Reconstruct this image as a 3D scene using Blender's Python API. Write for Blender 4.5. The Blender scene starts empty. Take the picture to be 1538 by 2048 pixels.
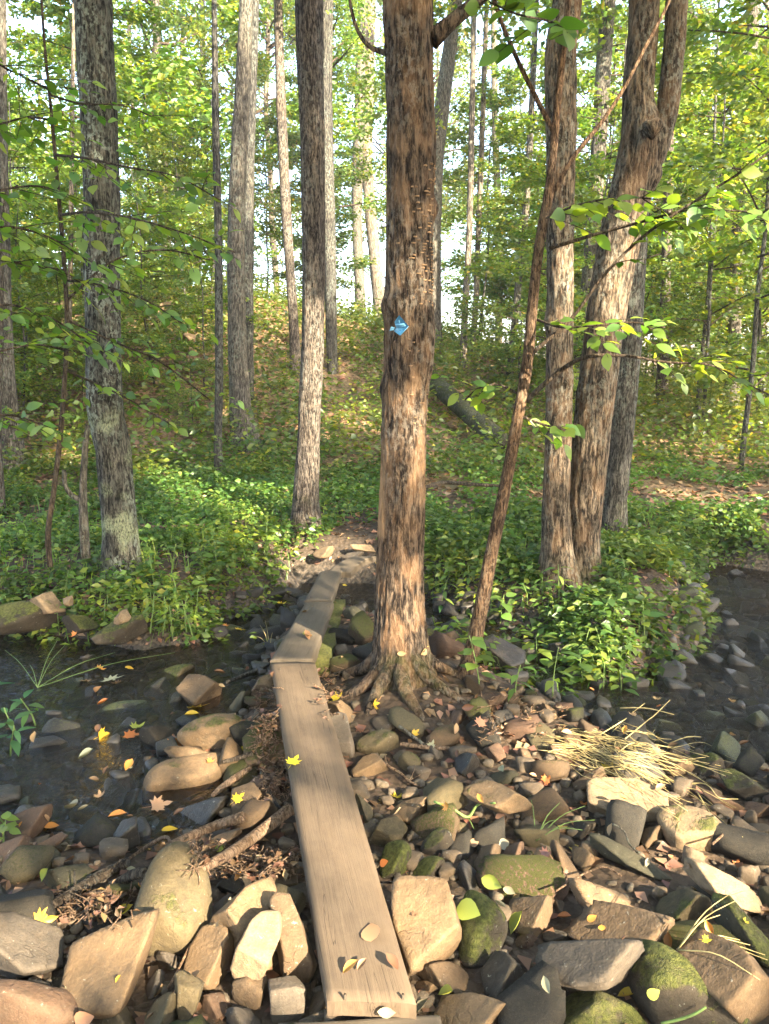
import bpy, math, random
import numpy as np
from mathutils import Vector, Matrix, Quaternion

R = math.radians
rng = np.random.default_rng(7)
random.seed(7)
scene = bpy.context.scene

# ------------------------------------------------------------------ camera, sky, sun, exposure
CAM = np.array([0.0, 0.0, 1.6])
PITCH = R(10.0)
F = 1538.0                       # focal length in pixels of the 1538 x 2048 photograph
cam_d = bpy.data.cameras.new("camera")
cam_d.sensor_fit = 'VERTICAL'
cam_d.sensor_height = 24.0
cam_d.lens = 24.0 * F / 2048.0
cam_d.clip_start = 0.05
cam_d.clip_end = 2000.0
cam = bpy.data.objects.new("camera", cam_d)
scene.collection.objects.link(cam)
cam.location = CAM
cam.rotation_euler = (R(90) - PITCH, 0, 0)
scene.camera = cam

SUN_EL, SUN_AZ = R(27.0), R(38.0)         # low sun behind the viewer, over the right shoulder
SUN = np.array([math.sin(SUN_AZ) * math.cos(SUN_EL), -math.cos(SUN_AZ) * math.cos(SUN_EL), math.sin(SUN_EL)])
world = bpy.data.worlds.new("World")
scene.world = world
world.use_nodes = True
wt = world.node_tree
wt.nodes.clear()
w_out = wt.nodes.new("ShaderNodeOutputWorld")
w_bg = wt.nodes.new("ShaderNodeBackground")
w_sky = wt.nodes.new("ShaderNodeTexSky")
w_sky.sky_type = 'NISHITA'
w_sky.sun_disc = False
w_sky.sun_elevation = SUN_EL
w_sky.sun_rotation = math.pi - SUN_AZ
w_sky.air_density = 1.0
w_sky.dust_density = 3.0
w_sky.ozone_density = 1.0
w_bg.inputs["Strength"].default_value = 0.135
wt.links.new(w_sky.outputs[0], w_bg.inputs[0])
wt.links.new(w_bg.outputs[0], w_out.inputs[0])

sun_d = bpy.data.lights.new("sun", 'SUN')
sun_d.energy = 4.3
sun_d.angle = R(0.5)
sun_d.color = (1.0, 0.86, 0.66)
sun_o = bpy.data.objects.new("sun", sun_d)
scene.collection.objects.link(sun_o)
sun_o.rotation_euler = Vector(SUN).to_track_quat('Z', 'Y').to_euler()

scene.view_settings.view_transform = 'Standard'
scene.view_settings.look = 'None'
scene.view_settings.exposure = 3.48
scene.view_settings.gamma = 1.0
scene.view_settings.use_curve_mapping = False
scene.cycles.max_bounces = 7
scene.cycles.diffuse_bounces = 4
scene.cycles.glossy_bounces = 2
scene.cycles.transmission_bounces = 5
scene.cycles.transparent_max_bounces = 8
scene.cycles.caustics_reflective = False
scene.cycles.caustics_refractive = False

# ------------------------------------------------------------------ geometry helpers
CP, SP = math.cos(PITCH), math.sin(PITCH)
AX_R = np.array([1.0, 0, 0]); AX_F = np.array([0, CP, -SP]); AX_U = np.array([0, SP, CP])

def ray(px, py):
    """direction of a pixel of the photograph, scaled to unit depth"""
    dx, dy = (px - 769.0) / F, (py - 1024.0) / F
    return AX_R * dx + AX_F - AX_U * dy

def at_depth(px, py, d): return CAM + ray(px, py) * d
def on_z(px, py, z):
    r = ray(px, py); return CAM + r * ((z - CAM[2]) / r[2])
def on_y(px, py, y):
    r = ray(px, py); return CAM + r * (y / r[1])

def unit(v):
    v = np.asarray(v, float)
    return v / np.maximum(np.linalg.norm(v, axis=-1, keepdims=True), 1e-9)

def sstep(a, b, x):
    t = np.clip((x - a) / (b - a), 0, 1)
    return t * t * (3 - 2 * t)

_perm = np.random.default_rng(3).permutation(256)
_perm = np.concatenate([_perm, _perm, _perm])
_grad = unit(np.random.default_rng(4).normal(size=(256, 3)))
def perlin(p):
    p = np.asarray(p, float)
    i = np.floor(p).astype(int); f = p - i; i &= 255
    u = f * f * f * (f * (f * 6 - 15) + 10)
    out = 0
    for dx in (0, 1):
        for dy in (0, 1):
            for dz in (0, 1):
                h = _perm[_perm[_perm[i[..., 0] + dx] + i[..., 1] + dy] + i[..., 2] + dz]
                g = _grad[h]
                d = (g[..., 0] * (f[..., 0] - dx) + g[..., 1] * (f[..., 1] - dy) + g[..., 2] * (f[..., 2] - dz))
                w = (u[..., 0] if dx else 1 - u[..., 0]) * (u[..., 1] if dy else 1 - u[..., 1]) * (u[..., 2] if dz else 1 - u[..., 2])
                out = out + w * d
    return out
def fbm(p, o=3):
    s, a = 0, 1.0
    for k in range(o):
        s = s + a * perlin(p * (2.0 ** k) + k * 17.3); a *= 0.5
    return s

COL = scene.collection
def mesh_np(name, verts, tris=None, quads=None, attrs=None, smooth=True, mat=None):
    me = bpy.data.meshes.new(name)
    verts = np.ascontiguousarray(verts, np.float32)
    me.vertices.add(len(verts)); me.vertices.foreach_set("co", verts.ravel())
    parts, starts, tot = [], [], 0
    if quads is not None and len(quads):
        quads = np.asarray(quads, np.int32); parts.append(quads.ravel()); starts.append(np.arange(len(quads)) * 4 + tot); tot += quads.size
    if tris is not None and len(tris):
        tris = np.asarray(tris, np.int32); parts.append(tris.ravel()); starts.append(np.arange(len(tris)) * 3 + tot); tot += tris.size
    lv = np.concatenate(parts); st = np.concatenate(starts).astype(np.int32)
    me.loops.add(len(lv)); me.loops.foreach_set("vertex_index", lv.astype(np.int32))
    me.polygons.add(len(st)); me.polygons.foreach_set("loop_start", st)
    if smooth: me.polygons.foreach_set("use_smooth", np.ones(len(st), bool))
    for k, a in (attrs or {}).items():
        a = np.asarray(a, np.float32)
        if a.ndim == 1: at = me.attributes.new(k, 'FLOAT', 'POINT'); at.data.foreach_set("value", a)
        elif a.shape[1] == 3: at = me.attributes.new(k, 'FLOAT_VECTOR', 'POINT'); at.data.foreach_set("vector", a.ravel())
        else: at = me.attributes.new(k, 'FLOAT_COLOR', 'POINT'); at.data.foreach_set("color", a.ravel())
    me.update(calc_edges=True)
    if mat is not None: me.materials.append(mat)
    return me

def obj(name, me, parent=None, loc=None):
    o = bpy.data.objects.new(name, me); COL.objects.link(o)
    if parent is not None: o.parent = parent
    if loc is not None: o.location = loc
    return o
def tag(o, label, cat, group=None):
    o["label"] = label; o["category"] = cat
    if group: o["group"] = group
    return o
def thing(name, label, cat, loc=(0, 0, 0), group=None):
    o = bpy.data.objects.new(name, None); COL.objects.link(o); o.location = loc; o.empty_display_size = .1
    return tag(o, label, cat, group)

class MB:
    """collects numpy pieces into one mesh"""
    def __init__(s): s.v, s.t, s.q, s.n, s.a = [], [], [], 0, []
    def add(s, v, tris=None, quads=None, a=None):
        v = np.asarray(v, float)
        if tris is not None and len(tris): s.t.append(np.asarray(tris) + s.n)
        if quads is not None and len(quads): s.q.append(np.asarray(quads) + s.n)
        s.v.append(v); s.n += len(v)
        if a is not None: s.a.append(np.asarray(a, float))
    def mesh(s, name, mat, attr=None, smooth=True, off=None):
        v = np.concatenate(s.v)
        if off is not None: v = v - np.asarray(off)
        return mesh_np(name, v, np.concatenate(s.t) if s.t else None, np.concatenate(s.q) if s.q else None,
                       {attr: np.concatenate(s.a)} if attr and s.a else None, smooth, mat)

def resample(pts, rad, step):
    pts = np.asarray(pts, float); rad = np.asarray(rad, float)
    d = np.concatenate([[0], np.cumsum(np.linalg.norm(np.diff(pts, axis=0), axis=1))])
    n = max(3, int(d[-1] / step) + 1)
    # Catmull-Rom through the points
    s = np.linspace(0, d[-1], n)
    m = np.gradient(pts, d, axis=0) if len(pts) > 2 else np.repeat((pts[1:] - pts[:1]) / d[-1], 2, 0)
    k = np.clip(np.searchsorted(d, s, side='right') - 1, 0, len(d) - 2)
    h = (d[k + 1] - d[k])[:, None]; t = ((s - d[k]) / (d[k + 1] - d[k]))[:, None]
    P = (2*t**3 - 3*t**2 + 1) * pts[k] + (t**3 - 2*t**2 + t) * h * m[k] + (-2*t**3 + 3*t**2) * pts[k+1] + (t**3 - t**2) * h * m[k+1]
    return P, np.interp(s, d, rad), s

def tube_rings(P, n):
    T = unit(np.gradient(P, axis=0))
    a = np.array([1.0, 0, 0]) if abs(T[0][0]) < .9 else np.array([0, 1.0, 0])
    U = np.zeros_like(P); u = unit(a - T[0] * a.dot(T[0]))
    for i in range(len(P)):
        u = unit(u - T[i] * u.dot(T[i])); U[i] = u
    V = np.cross(T, U)
    th = np.arange(n) * 2 * math.pi / n
    return U, V, th

def tube(P, rad, n, disp=None, cap=True):
    """verts, quads, tris of a tube along P; disp(theta grid, s index grid) gives extra radius"""
    P = np.asarray(P, float); m = len(P)
    U, V, th = tube_rings(P, n)
    rr = np.repeat(np.asarray(rad, float)[:, None], n, 1)
    if disp is not None: rr = rr + disp
    D = U[:, None, :] * np.cos(th)[None, :, None] + V[:, None, :] * np.sin(th)[None, :, None]
    v = (P[:, None, :] + D * rr[..., None]).reshape(-1, 3)
    i = np.arange(m - 1)[:, None] * n; j = np.arange(n)[None, :]
    q = np.stack([i + j, i + (j + 1) % n, i + n + (j + 1) % n, i + n + j], -1).reshape(-1, 4)
    tris = []
    if cap:
        v = np.concatenate([v, P[:1], P[-1:]])
        a, b = m * n, m * n + 1
        for k in range(n):
            tris.append((a, (k + 1) % n, k)); tris.append((b, (m - 1) * n + k, (m - 1) * n + (k + 1) % n))
    return v, q, np.array(tris) if cap else None

# ------------------------------------------------------------------ materials (procedural)
def new_mat(name):
    m = bpy.data.materials.new(name); m.use_nodes = True
    nt = m.node_tree; nt.nodes.clear()
    return m, nt
def N(nt, typ, **kw):
    n = nt.nodes.new(typ)
    for k, v in kw.items():
        if k in ("inp",):
            for a, b in v.items(): n.inputs[a].default_value = b
        else: setattr(n, k, v)
    return n
def ramp(nt, fac, stops, interp='LINEAR'):
    r = nt.nodes.new("ShaderNodeValToRGB"); r.color_ramp.interpolation = interp
    e = r.color_ramp.elements
    while len(e) < len(stops): e.new(0.5)
    for k, (p, c) in enumerate(stops):
        e[k].position = p; e[k].color = (*c, 1) if len(c) == 3 else c
    nt.links.new(fac, r.inputs[0]); return r
def mixc(nt, fac, a, b, mode='MIX'):
    n = nt.nodes.new("ShaderNodeMix"); n.data_type = 'RGBA'; n.blend_type = mode
    for s, v in ((n.inputs[0], fac), (n.inputs[6], a), (n.inputs[7], b)):
        if hasattr(v, "links"): nt.links.new(v, s)
        else: s.default_value = v if not isinstance(v, tuple) or len(v) == 4 else (*v, 1)
    return n.outputs[2]
def math_n(nt, op, a, b=0.0, clamp=False):
    n = nt.nodes.new("ShaderNodeMath"); n.operation = op; n.use_clamp = clamp
    for s, v in ((n.inputs[0], a), (n.inputs[1], b)):
        if hasattr(v, "links"): nt.links.new(v, s)
        else: s.default_value = v
    return n.outputs[0]
def noise(nt, vec, scale, detail=4, rough=.55, dist=0.0):
    n = N(nt, "ShaderNodeTexNoise", inp={"Scale": scale, "Detail": detail, "Roughness": rough, "Distortion": dist})
    if vec is not None: nt.links.new(vec, n.inputs["Vector"])
    return n.outputs["Fac"]
def mapping(nt, vec, sc):
    n = N(nt, "ShaderNodeMapping"); n.inputs["Scale"].default_value = sc
    nt.links.new(vec, n.inputs["Vector"]); return n.outputs[0]
def finish(nt, col, rough, bump=None, bstr=.5, bdist=.01, spec=.3, **kw):
    b = N(nt, "ShaderNodeBsdfPrincipled"); o = N(nt, "ShaderNodeOutputMaterial")
    for s, v in (("Base Color", col), ("Roughness", rough)):
        if hasattr(v, "links"): nt.links.new(v, b.inputs[s])
        else: b.inputs[s].default_value = v if not isinstance(v, tuple) else (*v, 1)
    b.inputs["Specular IOR Level"].default_value = spec
    if bump is not None:
        bn = N(nt, "ShaderNodeBump", inp={"Strength": bstr, "Distance": bdist})
        nt.links.new(bump, bn.inputs["Height"]); nt.links.new(bn.outputs[0], b.inputs["Normal"])
    nt.links.new(b.outputs[0], o.inputs[0]); return b

def bark_mat(name, dark, light, lichen=(.30, .34, .27), lichen_amt=.3, fine=1.0, red=0.0, base_moss=True):
    m, nt = new_mat(name)
    tc = N(nt, "ShaderNodeTexCoord").outputs["Object"]
    st = mapping(nt, tc, (44 * fine, 44 * fine, 9 * fine))
    n1 = noise(nt, st, 1.0, 6, .62, .6)
    n2 = noise(nt, mapping(nt, tc, (80 * fine, 80 * fine, 34 * fine)), 1.0, 4, .7)
    big = noise(nt, mapping(nt, tc, (5, 5, 1.6)), 1.0, 3)
    f = math_n(nt, 'ADD', math_n(nt, 'MULTIPLY', n1, .75), math_n(nt, 'MULTIPLY', n2, .25))
    c = ramp(nt, f, [(.42, dark), (.50, tuple(.65*a+.35*b for a, b in zip(dark, light))), (.58, light)]).outputs[0]
    c = mixc(nt, ramp(nt, big, [(.35, (0, 0, 0)), (.7, (1, 1, 1))]).outputs[0], c, mixc(nt, 1.0, c, (1.45, 1.35, 1.2, 1), 'MULTIPLY'))
    if red:
        c = mixc(nt, math_n(nt, 'MULTIPLY', ramp(nt, noise(nt, mapping(nt, tc, (9, 9, 4)), 1.0, 4), [(.5, (0,0,0)), (.6, (1,1,1))]).outputs[0], red), c, (.30, .17, .085))
    lm = noise(nt, mapping(nt, tc, (34, 34, 22)), 1.0, 5, .7)
    lb = noise(nt, mapping(nt, tc, (3.2, 3.2, 1.5)), 1.0, 3)
    lf = math_n(nt, 'MULTIPLY', ramp(nt, lm, [(.5, (0,0,0)), (.58, (1,1,1))]).outputs[0], ramp(nt, lb, [(.42, (0,0,0)), (.62, (1,1,1))]).outputs[0])
    lf = math_n(nt, 'MULTIPLY', lf, lichen_amt)
    c = mixc(nt, lf, c, lichen)
    at = N(nt, "ShaderNodeAttribute", attribute_name="mask")
    sep = N(nt, "ShaderNodeSeparateColor"); nt.links.new(at.outputs["Color"], sep.inputs[0])
    c = mixc(nt, math_n(nt, 'MULTIPLY', sep.outputs[1], ramp(nt, n1, [(.3, (.5,.5,.5)), (.6, (1,1,1))]).outputs[0]), c, (.34, .20, .10))
    c = mixc(nt, math_n(nt, 'MULTIPLY', sep.outputs[2], ramp(nt, n2, [(.42, (.1,.1,.1)), (.55, (1,1,1))]).outputs[0]), c, (.26, .29, .17))
    ms = math_n(nt, 'MULTIPLY', sep.outputs[0], ramp(nt, noise(nt, tc, 22.0, 4, .7), [(.36, (0,0,0)), (.52, (1,1,1))]).outputs[0])
    c = mixc(nt, ms, c, (.045, .052, .012))
    h = math_n(nt, 'ADD', n1, math_n(nt, 'MULTIPLY', n2, .5))
    finish(nt, c, .95, h, 1.0, .03, spec=.08)
    return m

def leaf_mat(name, trans=.5, gloss=.06, tint_attr=True, col=(.08, .14, .02), rough=.45):
    m, nt = new_mat(name)
    if tint_attr:
        c = N(nt, "ShaderNodeAttribute", attribute_name="tint").outputs["Color"]
    else:
        rn = N(nt, "ShaderNodeObjectInfo")
        c = rn.outputs["Color"]
    oi = N(nt, "ShaderNodeObjectInfo").outputs["Random"]
    v = N(nt, "ShaderNodeHueSaturation"); nt.links.new(c, v.inputs["Color"])
    nt.links.new(math_n(nt, 'ADD', math_n(nt, 'MULTIPLY', oi, .3), .85), v.inputs["Value"])
    nt.links.new(math_n(nt, 'ADD', math_n(nt, 'MULTIPLY', oi, .03), .485), v.inputs["Hue"])
    c = v.outputs[0]
    d = N(nt, "ShaderNodeBsdfDiffuse"); t = N(nt, "ShaderNodeBsdfTranslucent")
    g = N(nt, "ShaderNodeBsdfGlossy", inp={"Roughness": rough}); g.inputs[0].default_value = (1, 1, 1, 1)
    nt.links.new(c, d.inputs[0])
    tcol = mixc(nt, 1.0, c, (1.5, 1.35, .5, 1), 'MULTIPLY')
    nt.links.new(tcol, t.inputs[0])
    m1 = N(nt, "ShaderNodeMixShader", inp={0: trans}); nt.links.new(d.outputs[0], m1.inputs[1]); nt.links.new(t.outputs[0], m1.inputs[2])
    m2 = N(nt, "ShaderNodeMixShader", inp={0: gloss}); nt.links.new(m1.outputs[0], m2.inputs[1]); nt.links.new(g.outputs[0], m2.inputs[2])
    o = N(nt, "ShaderNodeOutputMaterial"); nt.links.new(m2.outputs[0], o.inputs[0])
    return m

M = {}
M['bark_main'] = bark_mat("bark_main", (.009, .007, .006), (.100, .074, .052), (.27, .24, .19), .4, 1.3, .25)
M['bark_grey'] = bark_mat("bark_grey", (.010, .010, .009), (.095, .092, .076), (.25, .28, .22), .9, 1.4)
M['bark_mid'] = bark_mat("bark_mid", (.012, .010, .009), (.115, .098, .08), (.24, .24, .2), .5, 1.5)
M['bark_pair'] = bark_mat("bark_pair", (.012, .010, .008), (.130, .104, .075), (.26, .26, .21), .5, 1.1, .2)
M['bark_dark'] = bark_mat("bark_dark", (.011, .011, .010), (.08, .077, .067), (.2, .23, .19), .5, 1.5)
M['bark_pale'] = bark_mat("bark_pale", (.022, .020, .016), (.112, .102, .084), (.19, .215, .17), .5, 1.2)
M['bark_far'] = bark_mat("bark_far", (.03, .025, .02), (.15, .13, .10), (.22, .24, .2), .4, .8)
M['bark_sap'] = bark_mat("bark_sap", (.02, .013, .009), (.13, .085, .052), (.24, .18, .12), .55, 2.2)
M['twig'] = bark_mat("twig", (.02, .016, .012), (.09, .068, .048), (.2, .19, .16), .3, 2.4)
M['deadwood'] = bark_mat("deadwood", (.085, .055, .034), (.25, .17, .11), (.26, .24, .19), .2, 2.0)
M['log_dark'] = bark_mat("log_dark", (.02, .016, .012), (.10, .078, .056), (.2, .19, .15), .4, 2.0)
M['leaf'] = leaf_mat("leaf", .58, .03)
M['leaf_obj'] = leaf_mat("leaf_obj", .6, .03, tint_attr=False)
M['herb'] = leaf_mat("herb", .45, .02)
M['dry_leaf'] = leaf_mat("dry_leaf", .08, .02, tint_attr=False)
M['litter'] = leaf_mat("litter", .08, .02)

def rock_mat(name, wet=False):
    m, nt = new_mat(name)
    tc = N(nt, "ShaderNodeTexCoord").outputs["Object"]
    oi = N(nt, "ShaderNodeObjectInfo")
    off = N(nt, "ShaderNodeVectorMath", operation='ADD'); nt.links.new(tc, off.inputs[0])
    cmb = N(nt, "ShaderNodeCombineXYZ")
    for k in range(3): nt.links.new(math_n(nt, 'MULTIPLY', oi.outputs["Random"], 37.0 + 11 * k), cmb.inputs[k])
    nt.links.new(cmb.outputs[0], off.inputs[1]); p = off.outputs[0]
    big = noise(nt, p, 7.0, 4, .6); mid = noise(nt, p, 26.0, 5, .65); fin = noise(nt, p, 160.0, 3, .6)
    base = oi.outputs["Color"]
    c = mixc(nt, ramp(nt, big, [(.32, (0,0,0)), (.68, (1,1,1))]).outputs[0], mixc(nt, 1.0, base, (.66, .68, .70, 1), 'MULTIPLY'), mixc(nt, 1.0, base, (1.22, 1.12, .98, 1), 'MULTIPLY'))
    c = mixc(nt, math_n(nt, 'MULTIPLY', ramp(nt, mid, [(.40, (0,0,0)), (.66, (1,1,1))]).outputs[0], .75), c, mixc(nt, 1.0, base, (1.4, 1.32, 1.2, 1), 'MULTIPLY'))
    c = mixc(nt, math_n(nt, 'MULTIPLY', ramp(nt, fin, [(.45, (1,1,1)), (.6, (0,0,0))]).outputs[0], .35), c, mixc(nt, 1.0, c, (.6, .58, .55, 1), 'MULTIPLY'))
    sp = ramp(nt, noise(nt, p, 45.0, 4, .75), [(.64, (0,0,0)), (.70, (1,1,1))]).outputs[0]
    c = mixc(nt, math_n(nt, 'MULTIPLY', sp, .5), c, (.30, .29, .22))
    # moss grows on the upper faces, amount from the object's own alpha
    geo = N(nt, "ShaderNodeNewGeometry"); sepn = N(nt, "ShaderNodeSeparateXYZ"); nt.links.new(geo.outputs["Normal"], sepn.inputs[0])
    a = math_n(nt, 'ADD', math_n(nt, 'MULTIPLY', sepn.outputs[2], .22), math_n(nt, 'MULTIPLY', noise(nt, p, 11.0, 5, .7), 1.0))
    thr = math_n(nt, 'SUBTRACT', .96, math_n(nt, 'MULTIPLY', oi.outputs["Alpha"], .62))
    mf = math_n(nt, 'MULTIPLY', math_n(nt, 'SUBTRACT', a, thr), 9.0, True)
    mossc = ramp(nt, noise(nt, p, 70.0, 3), [(.3, (.022, .028, .006)), (.7, (.085, .088, .02))]).outputs[0]
    c = mixc(nt, math_n(nt, 'MULTIPLY', mf, .92), c, mossc)
    h = math_n(nt, 'ADD', math_n(nt, 'MULTIPLY', mid, .6), math_n(nt, 'ADD', math_n(nt, 'MULTIPLY', fin, .16), math_n(nt, 'MULTIPLY', mf, math_n(nt, 'MULTIPLY', noise(nt, p, 220.0, 2), .8))))
    crk = ramp(nt, noise(nt, p, 5.0, 3, .55, .6), [(.488, (0,0,0)), (.498, (1,1,1)), (.508, (0,0,0))]).outputs[0]
    crk = math_n(nt, 'MULTIPLY', crk, ramp(nt, noise(nt, p, 4.0, 2), [(.5, (0,0,0)), (.6, (1,1,1))]).outputs[0])
    c = mixc(nt, math_n(nt, 'MULTIPLY', crk, .3), c, mixc(nt, 1.0, c, (.4, .38, .36, 1), 'MULTIPLY'))
    silt = ramp(nt, noise(nt, p, 9.0, 6, .8), [(.52, (0,0,0)), (.66, (1,1,1))]).outputs[0]
    c = mixc(nt, math_n(nt, 'MULTIPLY', silt, .45), c, (.075, .056, .036))
    h = math_n(nt, 'SUBTRACT', h, math_n(nt, 'MULTIPLY', crk, .15))
    finish(nt, c, .5 if wet else .9, h, .8, .014, spec=.3 if wet else .15)
    return m
M['rock'] = rock_mat("rock"); M['rock_wet'] = rock_mat("rock_wet", True)

def plank_mat(name, dark, light):
    m, nt = new_mat(name)
    uv = N(nt, "ShaderNodeAttribute", attribute_name="uvw").outputs["Vector"]
    g = noise(nt, mapping(nt, uv, (70, 2.4, 20)), 1.0, 6, .6, 1.2)
    g2 = noise(nt, mapping(nt, uv, (240, 9, 60)), 1.0, 3, .6)
    st = noise(nt, mapping(nt, uv, (7, 3, 5)), 1.0, 5, .65)
    f = math_n(nt, 'ADD', math_n(nt, 'MULTIPLY', g, .65), math_n(nt, 'MULTIPLY', g2, .35))
    c = ramp(nt, f, [(.30, dark), (.70, light)]).outputs[0]
    c = mixc(nt, math_n(nt, 'MULTIPLY', ramp(nt, noise(nt, mapping(nt, uv, (16, 11, 9)), 1.0, 5, .7), [(.4, (0,0,0)), (.62, (1,1,1))]).outputs[0], .5), c, mixc(nt, 1.0, c, (.72, .70, .68, 1), 'MULTIPLY'))
    c = mixc(nt, math_n(nt, 'MULTIPLY', ramp(nt, st, [(.42, (0,0,0)), (.66, (1,1,1))]).outputs[0], .6), c, (light[0]*1.05, light[1]*1.0, light[2]*.95))
    sp = ramp(nt, noise(nt, mapping(nt, uv, (30, 18, 20)), 1.0, 5, .8), [(.64, (0,0,0)), (.72, (1,1,1))]).outputs[0]
    c = mixc(nt, math_n(nt, 'MULTIPLY', sp, .45), c, tuple(x * .55 for x in dark))
    at = N(nt, "ShaderNodeAttribute", attribute_name="dirt").outputs["Fac"]
    crk = ramp(nt, noise(nt, mapping(nt, uv, (34, .7, 9)), 1.0, 2, .5, .8), [(.485, (0,0,0)), (.497, (1,1,1)), (.51, (0,0,0))]).outputs[0]
    crk = math_n(nt, 'MULTIPLY', crk, ramp(nt, noise(nt, mapping(nt, uv, (5, 2.2, 3)), 1.0, 2), [(.5, (0,0,0)), (.56, (1,1,1))]).outputs[0])
    c = mixc(nt, math_n(nt, 'MULTIPLY', crk, .5), c, (.03, .022, .014))
    mud = ramp(nt, noise(nt, mapping(nt, uv, (9, 4.5, 3)), 1.0, 6, .75), [(.54, (0,0,0)), (.68, (1,1,1))]).outputs[0]
    c = mixc(nt, math_n(nt, 'MULTIPLY', mud, .55), c, (.075, .055, .036))
    finish(nt, c, .9, math_n(nt, 'SUBTRACT', f, crk), .5, .004, spec=.12)
    return m
M['plank'] = plank_mat("plank", (.062, .045, .030), (.100, .074, .048))
M['plank_grey'] = plank_mat("plank_grey", (.060, .048, .034), (.095, .077, .054))

def flat_mat(name, col, rough=.6, spec=.3, var=.25, scale=40):
    m, nt = new_mat(name)
    tc = N(nt, "ShaderNodeTexCoord").outputs["Object"]
    n = noise(nt, tc, scale, 4)
    c = ramp(nt, n, [(.3, tuple(x * (1 - var) for x in col)), (.7, tuple(min(1, x * (1 + var)) for x in col))]).outputs[0]
    finish(nt, c, rough, n, .3, .003, spec=spec); return m
# ------------------------------------------------------------------ terrain and stream
WL = -0.16
def poly_w(pts, z=WL): return np.array([on_z(x, y, z)[:2] for x, y in pts])
POOL = poly_w([(-900, 1200), (-300, 1225), (0, 1262), (150, 1275), (290, 1300), (400, 1285), (430, 1240), (520, 1212), (590, 1178), (625, 1165),
               (640, 1185), (590, 1240), (545, 1290), (520, 1340), (490, 1400), (455, 1440), (300, 1480), (430, 1590), (340, 1660),
               (250, 1640), (150, 1640), (60, 1600), (-60, 1560), (-400, 1600), (-1100, 1500)])
CHAN = poly_w([(600, 1165), (740, 1160), (900, 1205), (1040, 1265), (1180, 1340), (1220, 1430), (1120, 1405), (1000, 1350), (880, 1285), (720, 1240), (600, 1205)])
RSTR = poly_w([(1365, 1150), (1430, 1120), (1600, 1150), (1900, 1300), (2000, 1560), (1650, 1545), (1450, 1510), (1270, 1470), (1170, 1425), (1190, 1375),
               (1320, 1335), (1385, 1290), (1390, 1220)])
def sdist(poly, x, y):
    """signed distance to a polygon, negative inside"""
    p = np.stack([x, y], -1); d = np.full(x.shape, 1e9); inside = np.zeros(x.shape, bool)
    for k in range(len(poly)):
        a, b = poly[k], poly[(k + 1) % len(poly)]
        e = b - a; w = p - a
        t = np.clip((w @ e) / (e @ e), 0, 1)
        d = np.minimum(d, np.linalg.norm(w - t[..., None] * e, axis=-1))
        c = ((a[1] <= y) & (b[1] > y)) | ((b[1] <= y) & (a[1] > y))
        with np.errstate(divide='ignore', invalid='ignore'):
            xi = a[0] + (y - a[1]) / (b[1] - a[1] + 1e-12) * e[0]
        inside ^= c & (x < xi)
    return np.where(inside, -d, d)
MAIN_XY = on_z(803, 1372, 0.0)[:2]

def crest(x):
    return np.interp(x, [-30, -12, -5.4, -2, 1.7, 4.5, 7, 11, 30], [4.4, 4.2, 3.8, 3.35, 2.35, 1.75, 1.25, 1.05, 1.2])
def wet_sd(x, y):
    return np.minimum(np.minimum(sdist(POOL, x, y), sdist(CHAN, x, y)), sdist(RSTR, x, y))
def H(x, y, detail=True):
    x = np.asarray(x, float); y = np.asarray(y, float)
    land = np.interp(y, [-30, 0, 3, 3.8, 4.6, 5.6, 7, 9], [-.08, -.10, -.12, -.08, .02, .10, .18, .30])
    h = land + (crest(x) - .3) * sstep(8.6, 20.5, y) ** .9 * 1.0
    h = h - np.clip(y - 21, 0, 60) * np.interp(x, [-6, 2, 7], [.11, .07, -.012]) + np.clip(y - 60, 0, 400) * .05
    h = h + .10 * np.exp(-((x - MAIN_XY[0]) ** 2 + (y - MAIN_XY[1]) ** 2) / .35 ** 2)
    near = (y < 12) & (np.abs(x) < 9)
    sd = np.where(near, 1.0, 1.0)
    if near.any():
        s = np.ones_like(h); s[near] = wet_sd(x[near], y[near]); sd = s
    nz = 0
    if detail:
        p = np.stack([x, y, np.zeros_like(x)], -1)
        nz = .035 * fbm(p * 1.3, 3) + .02 * fbm(p * 5.0, 3) + sstep(9, 14, y) * (.5 * perlin(p * .35) + .16 * perlin(p * 1.1))
    m = 1 - sstep(-.20, .34, sd + .12 * perlin(np.stack([x * 2.2, y * 2.2, 0 * x + 5], -1)) * (sd < .9))
    return (h + nz) * (1 - m) + (WL - .075 + .7 * nz) * m

def axis(vals):
    out = [vals[0][0]]
    for a, b, s in vals:
        n = max(1, int(round((b - a) / s))); out += list(np.linspace(a, b, n + 1)[1:])
    return np.array(out)
gx = axis([(-400, -60, 34), (-60, -16, 4), (-16, -4.5, .5), (-4.5, 4.5, .045), (4.5, 16, .5), (16, 60, 4), (60, 400, 34)])
gy = axis([(-60, -6, 6), (-6, .6, .6), (.6, 8, .045), (8, 24, .2), (24, 60, 1.5), (60, 500, 25)])
GX, GY = np.meshgrid(gx, gy)
GZ = H(GX.ravel(), GY.ravel())
gv = np.stack([GX.ravel(), GY.ravel(), GZ], -1)
nx, ny = len(gx), len(gy)
ii = (np.arange(ny - 1)[:, None] * nx + np.arange(nx - 1)[None, :]).ravel()
gq = np.stack([ii, ii + 1, ii + nx + 1, ii + nx], -1)
sdv = np.where((gv[:, 1] < 12) & (np.abs(gv[:, 0]) < 9), wet_sd(gv[:, 0], gv[:, 1]), 3.0)
g_wet = 1 - sstep(-.02, .30, sdv)
g_lit = sstep(7.5, 10, gv[:, 1])
g_earth = np.where(gv[:, 1] < 4.6, 1.0, 0) * sstep(-.1, .2, sdv)

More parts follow.
